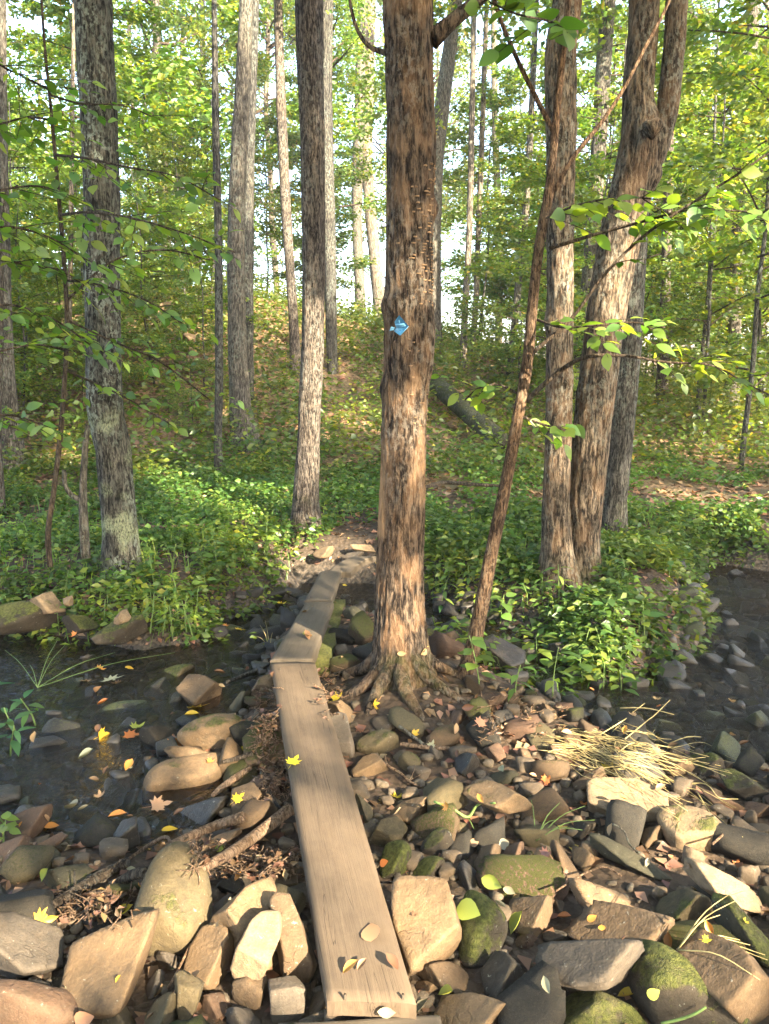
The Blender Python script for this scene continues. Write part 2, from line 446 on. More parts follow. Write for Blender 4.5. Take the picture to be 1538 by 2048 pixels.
mg, nt = new_mat("ground")
tc = N(nt, "ShaderNodeTexCoord").outputs["Object"]
sepm = N(nt, "ShaderNodeSeparateColor")
nt.links.new(N(nt, "ShaderNodeAttribute", attribute_name="zone").outputs["Color"], sepm.inputs[0])
n1 = noise(nt, tc, 3.0, 6, .65); n2 = noise(nt, tc, 24.0, 5, .7); n3 = noise(nt, tc, 110.0, 3)
soil = ramp(nt, n2, [(.3, (.022, .016, .010)), (.7, (.07, .050, .032))]).outputs[0]
vor = N(nt, "ShaderNodeTexVoronoi", inp={"Scale": 26.0, "Randomness": 1.0}); nt.links.new(tc, vor.inputs["Vector"])
vs = N(nt, "ShaderNodeSeparateColor"); nt.links.new(vor.outputs["Color"], vs.inputs[0])
lit = ramp(nt, vs.outputs[0], [(0, (.07, .042, .022)), (.4, (.17, .105, .055)), (.75, (.25, .165, .09)), (1, (.13, .08, .04))]).outputs[0]
lit = mixc(nt, ramp(nt, n1, [(.42, (0,0,0)), (.62, (1,1,1))]).outputs[0], lit, (.05, .055, .02))
c = mixc(nt, sepm.outputs[1], soil, lit)
gv2 = N(nt, "ShaderNodeTexVoronoi", inp={"Scale": 60.0}); nt.links.new(tc, gv2.inputs["Vector"])
vg = N(nt, "ShaderNodeSeparateColor"); nt.links.new(gv2.outputs["Color"], vg.inputs[0])
grav = ramp(nt, vg.outputs[0], [(0, (.022, .02, .017)), (.5, (.05, .042, .032)), (1, (.085, .066, .048))]).outputs[0]
c = mixc(nt, sepm.outputs[0], c, grav)
c = mixc(nt, math_n(nt, 'MULTIPLY', sepm.outputs[2], ramp(nt, n1, [(.4, (0,0,0)), (.6, (1,1,1))]).outputs[0]), c, (.062, .042, .027))
finish(nt, c, .9, math_n(nt, 'ADD', math_n(nt, 'MULTIPLY', n2, .6), math_n(nt, 'MULTIPLY', vor.outputs["Distance"], .6)), .8, .03, spec=.15)
ground = obj("ground", mesh_np("ground", gv, quads=gq, attrs={"zone": np.stack([g_wet, g_lit, g_earth, np.ones_like(g_wet)], -1)}, mat=mg))
ground["kind"] = "structure"

def gz(x, y): return float(H(np.array([x]), np.array([y]))[0])
def ground_hit(px, py):
    r = ray(px, py); t = np.arange(1.2, 60, .02)
    p = CAM + r * t[:, None]
    h = H(p[:, 0], p[:, 1]); k = np.nonzero(p[:, 2] < h)[0]
    return p[k[0]] if len(k) else p[-1]

mw, nt = new_mat("stream_water")
tc = N(nt, "ShaderNodeTexCoord").outputs["Object"]
w1 = noise(nt, mapping(nt, tc, (9, 5, 1)), 1.0, 4, .6, 1.0); w2 = noise(nt, mapping(nt, tc, (55, 28, 1)), 1.0, 3, .6, .6)
big = ramp(nt, noise(nt, tc, 1.1, 2), [(.4, (.25, .25, .25)), (.65, (1, 1, 1))]).outputs[0]
sx = N(nt, "ShaderNodeSeparateXYZ"); nt.links.new(tc, sx.inputs[0])
riff = N(nt, "ShaderNodeMapRange", inp={1: .6, 2: 1.5, 3: .45, 4: 1.6}); nt.links.new(sx.outputs[0], riff.inputs[0])
hgt = math_n(nt, 'ADD', math_n(nt, 'MULTIPLY', w1, .6), math_n(nt, 'MULTIPLY', math_n(nt, 'MULTIPLY', w2, big), riff.outputs[0]))
bn = N(nt, "ShaderNodeBump", inp={"Strength": 1.0, "Distance": .07}); nt.links.new(hgt, bn.inputs["Height"])
tr = N(nt, "ShaderNodeBsdfTransparent"); tr.inputs[0].default_value = (.66, .60, .44, 1)
gl = N(nt, "ShaderNodeBsdfGlossy", inp={"Roughness": .06}); nt.links.new(bn.outputs[0], gl.inputs["Normal"])
fr = N(nt, "ShaderNodeFresnel", inp={"IOR": 1.36}); nt.links.new(bn.outputs[0], fr.inputs["Normal"])
ms = N(nt, "ShaderNodeMixShader"); nt.links.new(fr.outputs[0], ms.inputs[0]); nt.links.new(tr.outputs[0], ms.inputs[1]); nt.links.new(gl.outputs[0], ms.inputs[2])
nt.links.new(ms.outputs[0], N(nt, "ShaderNodeOutputMaterial").inputs[0])
wx = np.linspace(-6, 6, 61); wy = np.linspace(1.4, 8.6, 37)
WX, WY = np.meshgrid(wx, wy)
ii = (np.arange(36)[:, None] * 61 + np.arange(60)[None, :]).ravel()
keep = wet_sd(WX.ravel(), WY.ravel())
quads = np.stack([ii, ii + 1, ii + 62, ii + 61], -1)
quads = quads[(keep[quads].min(1) < .35)]
used = np.unique(quads); remap = np.full(61 * 37, -1); remap[used] = np.arange(len(used))
water = obj("stream_water", mesh_np("stream_water", np.stack([WX.ravel(), WY.ravel(), np.full(WX.size, WL)], -1)[used], quads=remap[quads], mat=mw))
water["kind"] = "structure"

# ------------------------------------------------------------------ plank walkway
def plank(name, near_l, near_r, far_r, far_l, zn, zf, thick, mat, label, warp=.006, seed=0, bow=0.0):
    c = [on_z(*near_l, zn), on_z(*near_r, zn), on_z(*far_r, zf), on_z(*far_l, zf)]
    ctr = sum(c) / 4
    nu, nv = 13, 60
    u = np.linspace(0, 1, nu); v = np.linspace(0, 1, nv)
    Ug, Vg = np.meshgrid(u, v); Ug, Vg = Ug.ravel(), Vg.ravel()
    wob = .004 * perlin(np.stack([Vg * 9, np.round(Ug) * 7 + seed, Vg * 0], -1)) * np.where((Ug == 0) | (Ug == 1), 1, 0)
    endw = .012 * perlin(np.stack([Ug * 6, np.round(Vg) * 5 + seed, Ug * 0], -1)) * np.where((Vg == 0) | (Vg == 1), 1, 0)
    top = ((1-Ug)*(1-Vg))[:, None]*c[0] + (Ug*(1-Vg))[:, None]*c[1] + (Ug*Vg)[:, None]*c[2] + ((1-Ug)*Vg)[:, None]*c[3]
    ax = unit((c[1] - c[0]) + (c[2] - c[3])); al = unit((c[3] - c[0]) + (c[2] - c[1])); up = unit(np.cross(ax, al))
    L = np.linalg.norm((c[3] - c[0] + c[2] - c[1]) / 2); W = np.linalg.norm((c[1] - c[0] + c[2] - c[3]) / 2)
    top = top + wob[:, None] * ax + endw[:, None] * al
    top[:, 2] += warp * perlin(np.stack([Ug * 1.5, Vg * 3 + seed, Ug * 0], -1)) + bow * (1 - (2 * Vg - 1) ** 2) - .004 * (2 * Ug - 1) ** 2
    edge = np.minimum(np.minimum(Ug, 1 - Ug) * W, np.minimum(Vg, 1 - Vg) * L)
    top[:, 2] -= .005 * (edge < 1e-6)
    bot = top - up * thick
    # inner inset rows so the arris is rounded
    verts = np.concatenate([top, bot]); n = nu * nv
    ii = (np.arange(nv - 1)[:, None] * nu + np.arange(nu - 1)[None, :]).ravel()
    q = [np.stack([ii, ii + 1, ii + nu + 1, ii + nu], -1), np.stack([ii + nu, ii + nu + 1, ii + 1, ii], -1) + n]
    ring = list(range(nu)) + [nu * k + nu - 1 for k in range(1, nv)] + [nu * (nv - 1) + k for k in range(nu - 2, -1, -1)] + [nu * k for k in range(nv - 2, 0, -1)]
    ring = np.array(ring); nx_ = np.roll(ring, -1)
    q.append(np.stack([ring + n, nx_ + n, nx_, ring], -1))
    uvw = np.concatenate([np.stack([Ug * W + seed, Vg * L, Ug * 0], -1), np.stack([Ug * W + seed, Vg * L, Ug * 0 + thick], -1)])
    me = mesh_np(name, verts - ctr, quads=np.concatenate(q), attrs={"uvw": uvw}, mat=mat)
    me.polygons.foreach_set("use_smooth", np.concatenate([np.ones(len(q[0]), bool), np.zeros(len(q[1]) + len(q[2]), bool)]))
    o = obj(name, me, loc=ctr)
    tag(o, label, "plank"); return o
PL = {}
PL[1] = plank("plank", (654, 1996), (833, 2004), (630, 1322), (542, 1322), .02, .115, .045, M['plank'], "longest sunlit tan plank running from bottom of the picture to the big tree", .008, 1)
PL[2] = plank("plank", (540, 1318), (626, 1318), (668, 1203), (611, 1203), .122, .11, .05, M['plank_grey'], "second plank of the walkway, lying above the mossy beam beside big tree", .006, 3)
PL[3] = plank("plank", (609, 1199), (664, 1199), (683, 1141), (641, 1141), .112, .115, .045, M['plank_grey'], "short grey third plank of the walkway, ending at stones on far bank", .006, 5)
PL[4] = plank("plank", (655, 1143), (702, 1143), (756, 1112), (712, 1112), .10, .13, .045, M['plank_grey'], "farthest bowed plank, slanting right behind the big tree trunk", .006, 8, .03)

PL[5] = plank("cross_board", (890, 2078), (880, 2026), (556, 2040), (552, 2092), -.035, -.035, .05, M['plank_grey'], "grey weathered cross board under the near end of longest plank", .006, 11)
for key, pos in ((1, [(560, 1334), (612, 1334), (690, 1985), (806, 1985)]), (2, [(556, 1308), (612, 1308), (624, 1210), (656, 1210)]), (3, [(622, 1192), (654, 1192), (650, 1146), (674, 1146)])):
    for (nx_, ny_) in pos:
        zt = .035 if ny_ > 1900 else .125
        q_ = on_z(nx_, ny_, zt); a8 = np.arange(8) * .785
        rim = np.column_stack([np.cos(a8) * .0035, np.sin(a8) * .0035, 0 * a8]); vv_ = np.concatenate([rim - [0, 0, .02], rim + [0, 0, .0015], [[0, 0, .0025]]])
        nl = obj("nail", mesh_np("nail", vv_, tris=[(8 + k, 8 + (k + 1) % 8, 16) for k in range(8)], quads=[(k, (k + 1) % 8, 8 + (k + 1) % 8, 8 + k) for k in range(8)], mat=M['log_dark']), PL[key])
        nl.location = q_ - np.array(PL[key].location) - [0, 0, .006]
# mossy beam carrying the second plank
def beam(name, a, b, w, h, label, mat, color):
    a, b = np.array(a), np.array(b); ctr = (a + b) / 2
    al = unit(b - a); sd_ = unit(np.cross(al, [0, 0, 1])); up = np.cross(sd_, al)
    n = 26; L = np.linalg.norm(b - a); v = []
    prof = [(-1, -1), (0, -1.05), (1, -1), (1.08, 0), (1, 1), (0, 1.03), (-1, 1), (-1.08, 0)]
    for k in range(n):
        for (s, t) in prof:
            p = a + al * L * k / (n - 1) + sd_ * s * w / 2 + up * t * h / 2
            v.append(p + .012 * perlin(p[None] * 9)[0] * (sd_ * s + up * t))
    v = np.array(v); m = len(prof)
    i = np.arange(n - 1)[:, None] * m; j = np.arange(m)[None, :]
    q = np.stack([i + j, i + (j + 1) % m, i + m + (j + 1) % m, i + m + j], -1).reshape(-1, 4)
    v = np.concatenate([v, [a, b]]); t = []
    for k in range(m): t += [(n * m, (k + 1) % m, k), (n * m + 1, (n - 1) * m + k, (n - 1) * m + (k + 1) % m)]
    o = obj(name, mesh_np(name, v - ctr, tris=t, quads=q, mat=mat), loc=ctr); o.color = color
    return tag(o, label, "beam")
p1, p2 = on_z(648, 1318, .05), on_z(680, 1206, .04)
beam("support_beam", p1 - [.075, 0, .075], p2 - [.065, 0, .065], .2, .18, "squared timber beam green with moss under the second plank", M['rock'], (.13, .105, .06, .95))
# ------------------------------------------------------------------ rocks
def ico(n):
    import bmesh
    bm = bmesh.new(); bmesh.ops.create_icosphere(bm, subdivisions=n, radius=1.0)
    v = np.array([x.co[:] for x in bm.verts]); f = np.array([[a.index for a in p.verts] for p in bm.faces]); bm.free()
    return unit(v), f
ICO = {k: ico(k) for k in (2, 3, 4, 5)}

def polytope(S, planes, ext, p):
    """radius of a soft-edged convex solid along scaled sphere directions"""
    d = unit(S * np.asarray(ext))
    acc = np.zeros(len(d))
    for n, h in planes:
        n = np.asarray(n, float); l = np.linalg.norm(n)
        acc += np.maximum(d @ (n / l) / (h / l), 0) ** p
    return d * (acc ** (-1.0 / p))[:, None]

def hull2(pts):
    pts = sorted(map(tuple, pts))
    def half(ps):
        o = []
        for q in ps:
            while len(o) > 1 and (o[-1][0]-o[-2][0])*(q[1]-o[-2][1]) - (o[-1][1]-o[-2][1])*(q[0]-o[-2][0]) <= 0: o.pop()
            o.append(q)
        return o[:-1]
    return np.array(half(pts) + half(pts[::-1]))

ROCK_FOOT = []
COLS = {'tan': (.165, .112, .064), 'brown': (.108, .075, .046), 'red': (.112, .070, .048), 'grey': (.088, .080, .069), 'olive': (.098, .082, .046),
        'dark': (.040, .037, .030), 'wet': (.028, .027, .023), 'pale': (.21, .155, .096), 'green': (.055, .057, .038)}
def traced_rock(poly, label, col='tan', moss=0.0, ridge=.5, round_=False, side=None, zoff=0.0, flat=None, fat=.85, seed=None, group=None, sub=4, wet=False, zc=None):
    poly = hull2([(x, -y) for x, y in poly]); poly[:, 1] *= -1          # photograph pixels
    r = np.random.default_rng(seed if seed is not None else int(abs(poly.sum())) % 99991)
    lo, hi = poly.min(0), poly.max(0); cx, cy = (lo + hi) / 2
    hp = hi[1] - lo[1]
    gz_ = -.10 if zc is None else zc
    bot = ground_hit(cx, min(hi[1], 2300)) if zc is None else on_z(cx, hi[1], zc)
    zg = min(bot[2], WL + .03) if wet and zc is None else bot[2]
    dep = 3.0
    for _ in range(4):
        hw = hp / F * dep
        rr = ray(cx, cy); dep = (zg + zoff + .34 * hw * (1.0 if flat is None else flat) - CAM[2]) / rr[2]
    C = CAM + ray(cx, cy) * dep
    w = -unit(ray(cx, cy)); a = unit(np.cross([0, 0, 1], w)); b = np.cross(w, a)
    pl = np.stack([(poly[:, 0] - cx), -(poly[:, 1] - cy)], -1) / F * dep
    A, B = np.abs(pl[:, 0]).max(), np.abs(pl[:, 1]).max()
    rd = fat * min(1.25 * B, .5 * (A + B))
    planes = []
    ar = np.cross(pl, np.roll(pl, -1, 0)).sum()
    for k in range(len(pl)):
        e = pl[(k + 1) % len(pl)] - pl[k]
        nrm = np.array([e[1], -e[0]]) * (1 if ar > 0 else -1); L = np.linalg.norm(nrm)
        if L < 1e-5: continue
        nrm /= L; h = max(nrm @ pl[k], .12 * min(A, B))
        kf = r.uniform(.0, .25) if not round_ else r.uniform(.3, .6); kb = r.uniform(.1, .4)
        planes += [((nrm[0], nrm[1], kf), h), ((nrm[0], nrm[1], -kb), h)]
    br = -B + 2 * B * ridge; cr = rd * r.uniform(.85, 1.05)
    tl = r.uniform(-.25, .25)
    # top face through (B, c0) and (br, cr); front face through (br, cr) and (-B, c1)
    c0, c1 = -.15 * rd, .05 * rd
    n1 = np.array([tl * .6, cr - c0, B - br]); h1 = n1[1] * br + n1[2] * cr
    n2 = np.array([-tl, -(cr - c1), br + B]); h2 = n2[1] * br + n2[2] * cr
    planes += [(n1, max(h1, .05 * np.linalg.norm(n1) * B)), (n2, max(h2, .05 * np.linalg.norm(n2) * B))]
    if side is not None:                       # side = (fraction across, -1 left face / +1 right face)
        s_, sg = side; xr = -A + 2 * A * s_
        n3 = np.array([sg * (cr * 1.15), 0, (A - sg * xr)]); h3 = n3[0] * xr + n3[2] * cr
        planes.append((n3, max(h3, .05)))
    planes.append(((0, 0, -1), rd))
    for _ in range(3 if not round_ else 2):
        n = unit(r.normal(size=3)); n[2] = abs(n[2]) * r.choice([1, -1], p=[.7, .3])
        sup = max(abs(n[0]) * A, 0) + abs(n[1]) * B + abs(n[2]) * rd
        planes.append((n, sup * r.uniform(.50, .70)))
    S, Fc = ICO[5 if max(A, B) > .055 else 4]
    v = polytope(S, planes, (A, B, rd), 7 if round_ else 90)
    d = unit(v); sz = (A + B) / 2
    nz = fbm(v / sz * 1.1 + r.uniform(0, 90), 3) * (.045 if not round_ else .06) + fbm(v / sz * 5 + 7, 3) * (.022 if not round_ else .02)
    st = perlin(np.stack([v[:, 1] / sz * 9 + r.uniform(0, 50), v[:, 0] / sz * 1.2, v[:, 2] / sz * 1.2], -1)) * .012
    v = v * (1.03 + nz + (0 if round_ else 1) * st)[:, None]
    for k_, tgt in ((0, pl[:, 0]), (1, pl[:, 1])):          # keep the real width and height of the stone
        l_, h_ = v[:, k_].min(), v[:, k_].max()
        v[:, k_] = (v[:, k_] - (l_ + h_) / 2) * (1.03 * (tgt.max() - tgt.min()) / (h_ - l_)) + (tgt.max() + tgt.min()) / 2
    vw = v[:, :1] * a + v[:, 1:2] * b + v[:, 2:3] * w
    o = obj("rock", mesh_np("rock", vw, tris=Fc, mat=M['rock_wet' if wet else 'rock']), loc=C)
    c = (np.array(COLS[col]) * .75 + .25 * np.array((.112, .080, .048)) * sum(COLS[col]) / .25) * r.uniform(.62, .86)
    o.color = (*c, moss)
    tag(o, label, "rock", group)
    ROCK_FOOT.append((C[0], C[1], max(A, .8 * B)))
    return o

def T(ox, oy, s):
    return lambda pts: [(ox + x / s, oy + y / s) for x, y in pts]
cA, cB, cC, cD = T(0, 1640, 3.662), T(380, 1640, 3.662), T(760, 1640, 3.662), T(1118, 1640, 3.662)
cE, cF, cG, cH, cI = T(640, 1340, 3.495), T(1060, 1340, 3.2176), T(160, 1300, 3.495), T(0, 1000, 3.076), T(400, 1040, 3.076)
SMALL = "small stones wedged among the larger rocks"
ROCKS = [
 (cA([(1240,200),(1400,210),(1510,350),(1538,500),(1530,700),(1400,900),(1290,960),(1150,900),(960,760),(970,640),(1060,500),(1130,320)]), "large smooth rounded olive boulder with a mossy hollow on top, beside the driftwood", dict(col='olive', moss=.32, ridge=.42, round_=True, fat=.95, sub=5)),
 (cA([(540,820),(800,790),(1150,780),(1180,920),(1120,1050),(1050,1150),(1000,1220),(760,1410),(650,1360),(430,1260),(470,1050),(500,900)]), "big flat-faced tan rock in front of the rounded olive boulder", dict(col='tan', ridge=.12, moss=.05, sub=5)),
 (cA([(0,680),(110,700),(430,910),(430,980),(390,1180),(230,1140),(80,1150),(-250,1100),(-250,700)]), "broad grey rock with tan corner cut by the left picture edge", dict(col='grey', ridge=.3, sub=5)),
 (cA([(-150,1130),(100,1160),(300,1290),(520,1390),(560,1620),(-150,1620)]), "rust-brown crumbling rock filling the bottom left corner", dict(col='red', ridge=.6, round_=True)),
 (cA([(200,1190),(330,1170),(400,1220),(400,1290),(240,1300)]), "small dark rock on the rust-brown rock in bottom left corner", dict(col='dark', ridge=.5, zoff=.05)),
 (cA([(760,1460),(900,1365),(940,1390),(980,1494),(960,1580),(740,1580)]), "pyramid-shaped stone with a bright right face at the bottom edge", dict(col='olive', ridge=.7, side=(.62, 1))),
 (cA([(950,1330),(1160,1310),(1290,1410),(1330,1494),(1300,1600),(980,1600)]), "wide dark olive stone at bottom edge beside the pyramid-shaped stone", dict(col='olive', ridge=.55)),
 (cA([(1140,970),(1190,955),(1330,1010),(1310,1070),(1160,1100)]), "small grey stone tucked under the rounded olive boulder", dict(col='grey', ridge=.5)),
 (cA([(1040,1160),(1110,1115),(1200,1150),(1205,1210),(1080,1290),(1040,1270)]), "little cube-like grey-green stone right of the big flat-faced rock", dict(col='grey', ridge=.62)),
 (cA([(1290,1140),(1350,1120),(1440,1180),(1500,1230),(1430,1380),(1330,1490),(1290,1350)]), "narrow upright stone with a tan dead leaf lying on it", dict(col='olive', ridge=.66, side=(.25, -1))),
 (cB([(80,1290),(290,1280),(295,1370),(200,1440),(90,1480)]), "small pinkish block-shaped stone below the big pointed rock", dict(col='red', ridge=.5)),
 (cA([(330,510),(470,370),(720,330),(750,400),(620,500),(480,530)]), "mossy square-topped rock behind the dark driftwood log", dict(col='green', moss=.35, ridge=.35)),
 (cA([(-100,160),(100,150),(220,220),(200,330),(130,360),(0,340),(-100,330)]), "dark reddish rock at the left edge beside wet gravel", dict(col='red', ridge=.4)),
 (cA([(60,-80),(350,-70),(380,50),(250,130),(100,100)]), "flat reddish rock on the gravel under an orange maple leaf", dict(col='red', ridge=.35)),
 (cA([(230,170),(450,115),(490,150),(430,190),(240,250)]), "flat pink-brown stone on wet gravel near left edge", dict(col='red', ridge=.4)),
 (cA([(215,330),(420,230),(440,290),(300,380)]), "dark green-grey flat stone beside the dark reddish rock", dict(col='green', ridge=.4)),
 (cA([(840,90),(900,10),(1000,0),(1015,200),(900,240),(820,200)]), "tall dark wet rock standing in the pool above the driftwood", dict(col='wet', ridge=.6, wet=True, moss=.2)),
 (cB([(150,790),(240,850),(280,960),(320,1080),(310,1180),(240,1225),(60,1190),(-40,1050),(0,900),(80,790)]), "big pointed tan rock between the olive boulder and the stacked blocks", dict(col='tan', ridge=.38, side=(.7, 1), sub=5)),
 (cB([(130,740),(560,455),(620,520),(640,600),(470,720),(270,925),(220,880)]), "long squared tan block lying diagonally behind the front block", dict(col='tan', ridge=.4, zoff=.05, sub=5)),
 (cB([(440,760),(520,700),(670,700),(680,740),(640,850),(520,1060),(430,1130),(310,1070),(300,1010),(340,900)]), "pale squared block leaning in front of the long diagonal block", dict(col='pale', ridge=.36, zoff=.07, sub=5)),
 (cB([(490,1090),(650,990),(665,1080),(440,1160),(350,1110)]), "small tan stone under the pale leaning block", dict(col='tan', ridge=.4)),
 (cB([(590,650),(650,560),(740,610),(850,850),(920,1050),(860,1170),(760,1165),(670,1090),(670,1000),(640,900)]), "tall wedge-shaped brown rock standing close beside the longest plank", dict(col='brown', ridge=.34, side=(.68, 1), sub=5)),
 (cB([(200,470),(260,420),(440,450),(450,490),(330,570),(270,560)]), "dark flat stone under dead leaves behind the long diagonal block", dict(col='dark', ridge=.3)),
 (cB([(560,370),(640,320),(770,330),(790,470),(740,570),(690,540),(600,430)]), "brown stone under leaf debris against the plank", dict(col='brown', ridge=.4)),
 (cB([(330,1190),(570,1130),(560,1200),(500,1350),(420,1385),(310,1290)]), "rounded brown stone below the small tan stone", dict(col='brown', ridge=.6)),
 (cB([(580,1180),(850,1170),(845,1240),(810,1440),(600,1475),(590,1300)]), "dark squared block at the bottom left of the longest plank", dict(col='grey', ridge=.72, side=(.06, -1))),
 (cB([(880,1290),(940,1265),(990,1290),(1060,1410),(890,1440),(870,1380)]), "small brown stone squeezed beside the near end of longest plank", dict(col='brown', ridge=.6)),
 (cB([(860,1190),(930,1175),(940,1230),(870,1270)]), "small stone wedged among the larger rocks", dict(col='brown', group=SMALL)),
 (cB([(270,1420),(370,1375),(460,1390),(560,1494),(500,1580),(260,1580)]), "grey lumpy stone at the bottom edge below the rounded brown stone", dict(col='grey', ridge=.55)),
 (cB([(140,680),(250,555),(320,590),(250,660)]), "slim grey stone between olive boulder and long diagonal block", dict(col='grey')),
 (cB([(60,180),(200,110),(340,85),(380,130),(280,200),(110,260)]), "flat brown stone between the two driftwood sticks", dict(col='brown', ridge=.25)),
 (cC([(400,1300),(560,1290),(800,1350),(960,1400),(900,1494),(430,1580),(380,1480)]), "flat tan slab at the bottom edge right of the plank end", dict(col='tan', ridge=.3)),
 (cC([(80,490),(150,450),(400,450),(490,480),(590,780),(580,880),(540,960),(210,1100),(170,980),(110,750)]), "largest squared tan block, right of the longest plank, with a dark left face", dict(col='tan', ridge=.22, side=(.2, -1), sub=5)),
 (cC([(600,600),(680,550),(760,600),(880,680),(930,800),(900,920),(840,1000),(700,1060),(590,1020),(580,880)]), "rounded moss-covered rock under the big yellow leaf", dict(col='dark', moss=.8, ridge=.5, round_=True)),
 (cC([(940,560),(1170,555),(1220,640),(1260,770),(1180,860),(1110,850),(1030,810),(930,780)]), "squared brown block with a curled green-yellow leaf on it", dict(col='brown', ridge=.35, side=(.7, 1))),
 (cC([(1200,580),(1240,560),(1270,690),(1240,720)]), "small stone wedged among the larger rocks", dict(col='red', group=SMALL)),
 (cC([(1255,570),(1320,560),(1370,640),(1290,690),(1260,620)]), "small stone wedged among the larger rocks", dict(col='brown', group=SMALL)),
 (cC([(960,870),(1150,840),(1155,915),(960,945)]), "small brick-red stone below the squared brown block", dict(col='red', ridge=.55)),
 (cC([(1190,850),(1250,810),(1370,810),(1395,880),(1340,915),(1210,910)]), "small dark stone behind the blue-grey pointed slab", dict(col='dark')),
 (cD([(65,600),(180,500),(430,485),(640,560),(650,610),(470,685),(80,625)]), "flat tapering tan slab lying above the slab with two orange leaves", dict(col='tan', ridge=.24, fat=1.0, zoff=.05)),
 (cD([(50,660),(110,635),(580,690),(750,760),(790,860),(820,1000),(700,970),(480,880),(150,890),(60,830)]), "long flat tan slab with two orange leaves on it", dict(col='brown', ridge=.18, fat=1.0, zoff=.03, sub=5)),
 (cD([(-160,960),(0,930),(370,840),(600,960),(605,1010),(560,1060),(150,1225),(20,1225),(-80,1180),(-100,1080)]), "blue-grey pointed slab with a bright tan lower edge", dict(col='grey', ridge=.28, zoff=.08, sub=5)),
 (cD([(920,930),(980,870),(1180,970),(1300,1000),(1500,1180),(1530,1260),(1538,1400),(1350,1360),(1270,1270),(1100,1140),(850,1080)]), "long bare brown slab sloping down to the bottom right corner", dict(col='brown', ridge=.3, zoff=.05, sub=5)),
 (cD([(500,1150),(620,1000),(760,1050),(930,1120),(1280,1300),(1400,1400),(1400,1600),(700,1600),(500,1400)]), "large dark mossy rock in the bottom right beneath the long bare slab", dict(col='dark', moss=.6, ridge=.7, round_=True)),
 (cD([(0,1290),(100,1280),(260,1350),(560,1430),(640,1600),(-60,1600),(-40,1400)]), "bright green mossy rock at the bottom edge right of centre", dict(col='dark', moss=.9, ridge=.75, round_=True)),
 (cD([(220,1300),(270,1280),(340,1330),(370,1370),(260,1370)]), "small bare round stone resting against the mossy rock at the bottom edge", dict(col='olive')),
 (cD([(720,600),(800,530),(900,515),(1100,570),(1120,640),(1050,760),(900,780),(760,750),(720,680)]), "blocky rock, half moss and half sunlit, above the long bare slab", dict(col='olive', moss=.5, ridge=.6)),
 (cD([(1120,600),(1250,600),(1538,830),(1538,1000),(1400,960),(1150,800)]), "long mossy green rock slanting to the right edge", dict(col='green', moss=.65, ridge=.6)),
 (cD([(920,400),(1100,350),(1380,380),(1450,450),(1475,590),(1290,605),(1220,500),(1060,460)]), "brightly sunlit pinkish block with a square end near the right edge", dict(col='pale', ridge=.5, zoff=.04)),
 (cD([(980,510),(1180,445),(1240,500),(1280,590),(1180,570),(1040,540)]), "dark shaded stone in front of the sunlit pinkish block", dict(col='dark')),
 (cF([(830,980),(900,910),(1100,890),(1250,980),(1265,1100),(1130,1150),(940,1180),(880,1100)]), "boulder with yellow-green moss on its right shoulder below the straw stems", dict(col='pale', moss=.38, ridge=.45, round_=True, sub=5)),
 (cF([(370,830),(500,740),(700,700),(860,760),(880,880),(800,940),(680,980),(540,970),(440,920)]), "broad smooth sunlit boulder under the pile of straw stems", dict(col='pale', ridge=.2, moss=.1, sub=5)),
 (cF([(115,510),(200,480),(270,520),(270,570),(190,610),(120,580)]), "five-sided brown stone at the left end of the straw pile", dict(col='brown', ridge=.3)),
 (cF([(280,740),(440,610),(480,650),(470,720),(380,770),(300,780)]), "tilted brown slab under the yellow leaf in the straw", dict(col='brown', ridge=.4, side=(.55, 1))),
 (cF([(70,230),(120,220),(210,300),(150,320),(80,310)]), "triangular tan stone at the edge of the green plants", dict(col='tan', ridge=.4)),
 (cF([(790,570),(900,540),(1040,640),(1050,690),(900,650),(800,610)]), "tan stone at the right end of the straw pile by the stream", dict(col='tan', moss=.2)),
 (cF([(720,1040),(830,990),(850,1060),(810,1150),(740,1150),(700,1090)]), "angular brown stone left of the yellow-green mossy boulder", dict(col='brown', side=(.7, 1))),
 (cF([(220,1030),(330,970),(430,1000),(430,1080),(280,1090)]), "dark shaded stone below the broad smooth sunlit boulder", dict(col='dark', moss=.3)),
 (cF([(1380,870),(1420,855),(1560,870),(1560,950),(1400,940)]), "red-brown slab cut by the right edge near the stream", dict(col='red', ridge=.4)),
 (cF([(1090,110),(1230,80),(1330,120),(1310,155),(1130,150)]), "flat dark wet rock in the right-hand stream, middle of three", dict(col='wet', ridge=.5, wet=True)),
 (cF([(1140,170),(1300,155),(1325,200),(1280,230),(1150,200)]), "low wet rock in the right-hand stream, nearest of three", dict(col='wet', wet=True)),
 (cF([(1230,0),(1400,0),(1430,90),(1380,125),(1290,90)]), "biggest dark wet rock in the right-hand stream, farthest of three", dict(col='wet', wet=True)),
 (cF([(1220,680),(1320,660),(1560,760),(1560,850),(1320,800)]), "dark mossy rock on the right stream bank at the picture edge", dict(col='dark', moss=.5)),
 (cF([(1020,540),(1150,530),(1250,640),(1180,700),(1060,640)]), "dark mossy rock between straw pile and right stream", dict(col='dark', moss=.55)),
 (cF([(1100,790),(1260,830),(1370,870),(1330,890),(1180,870)]), "long reddish stone right of the yellow-green mossy boulder", dict(col='red')),
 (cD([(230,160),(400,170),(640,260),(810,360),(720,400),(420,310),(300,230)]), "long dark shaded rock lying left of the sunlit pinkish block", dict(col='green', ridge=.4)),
 (cD([(95,215),(150,205),(265,320),(210,390),(130,300)]), "small bright tan stone left of the long dark shaded rock", dict(col='tan', ridge=.4)),
 (cC([(690,200),(820,180),(885,230),(870,330),(800,400),(690,330)]), "knobbly brown stone above the curled white-green leaf", dict(col='brown', ridge=.5, side=(.7, 1))),
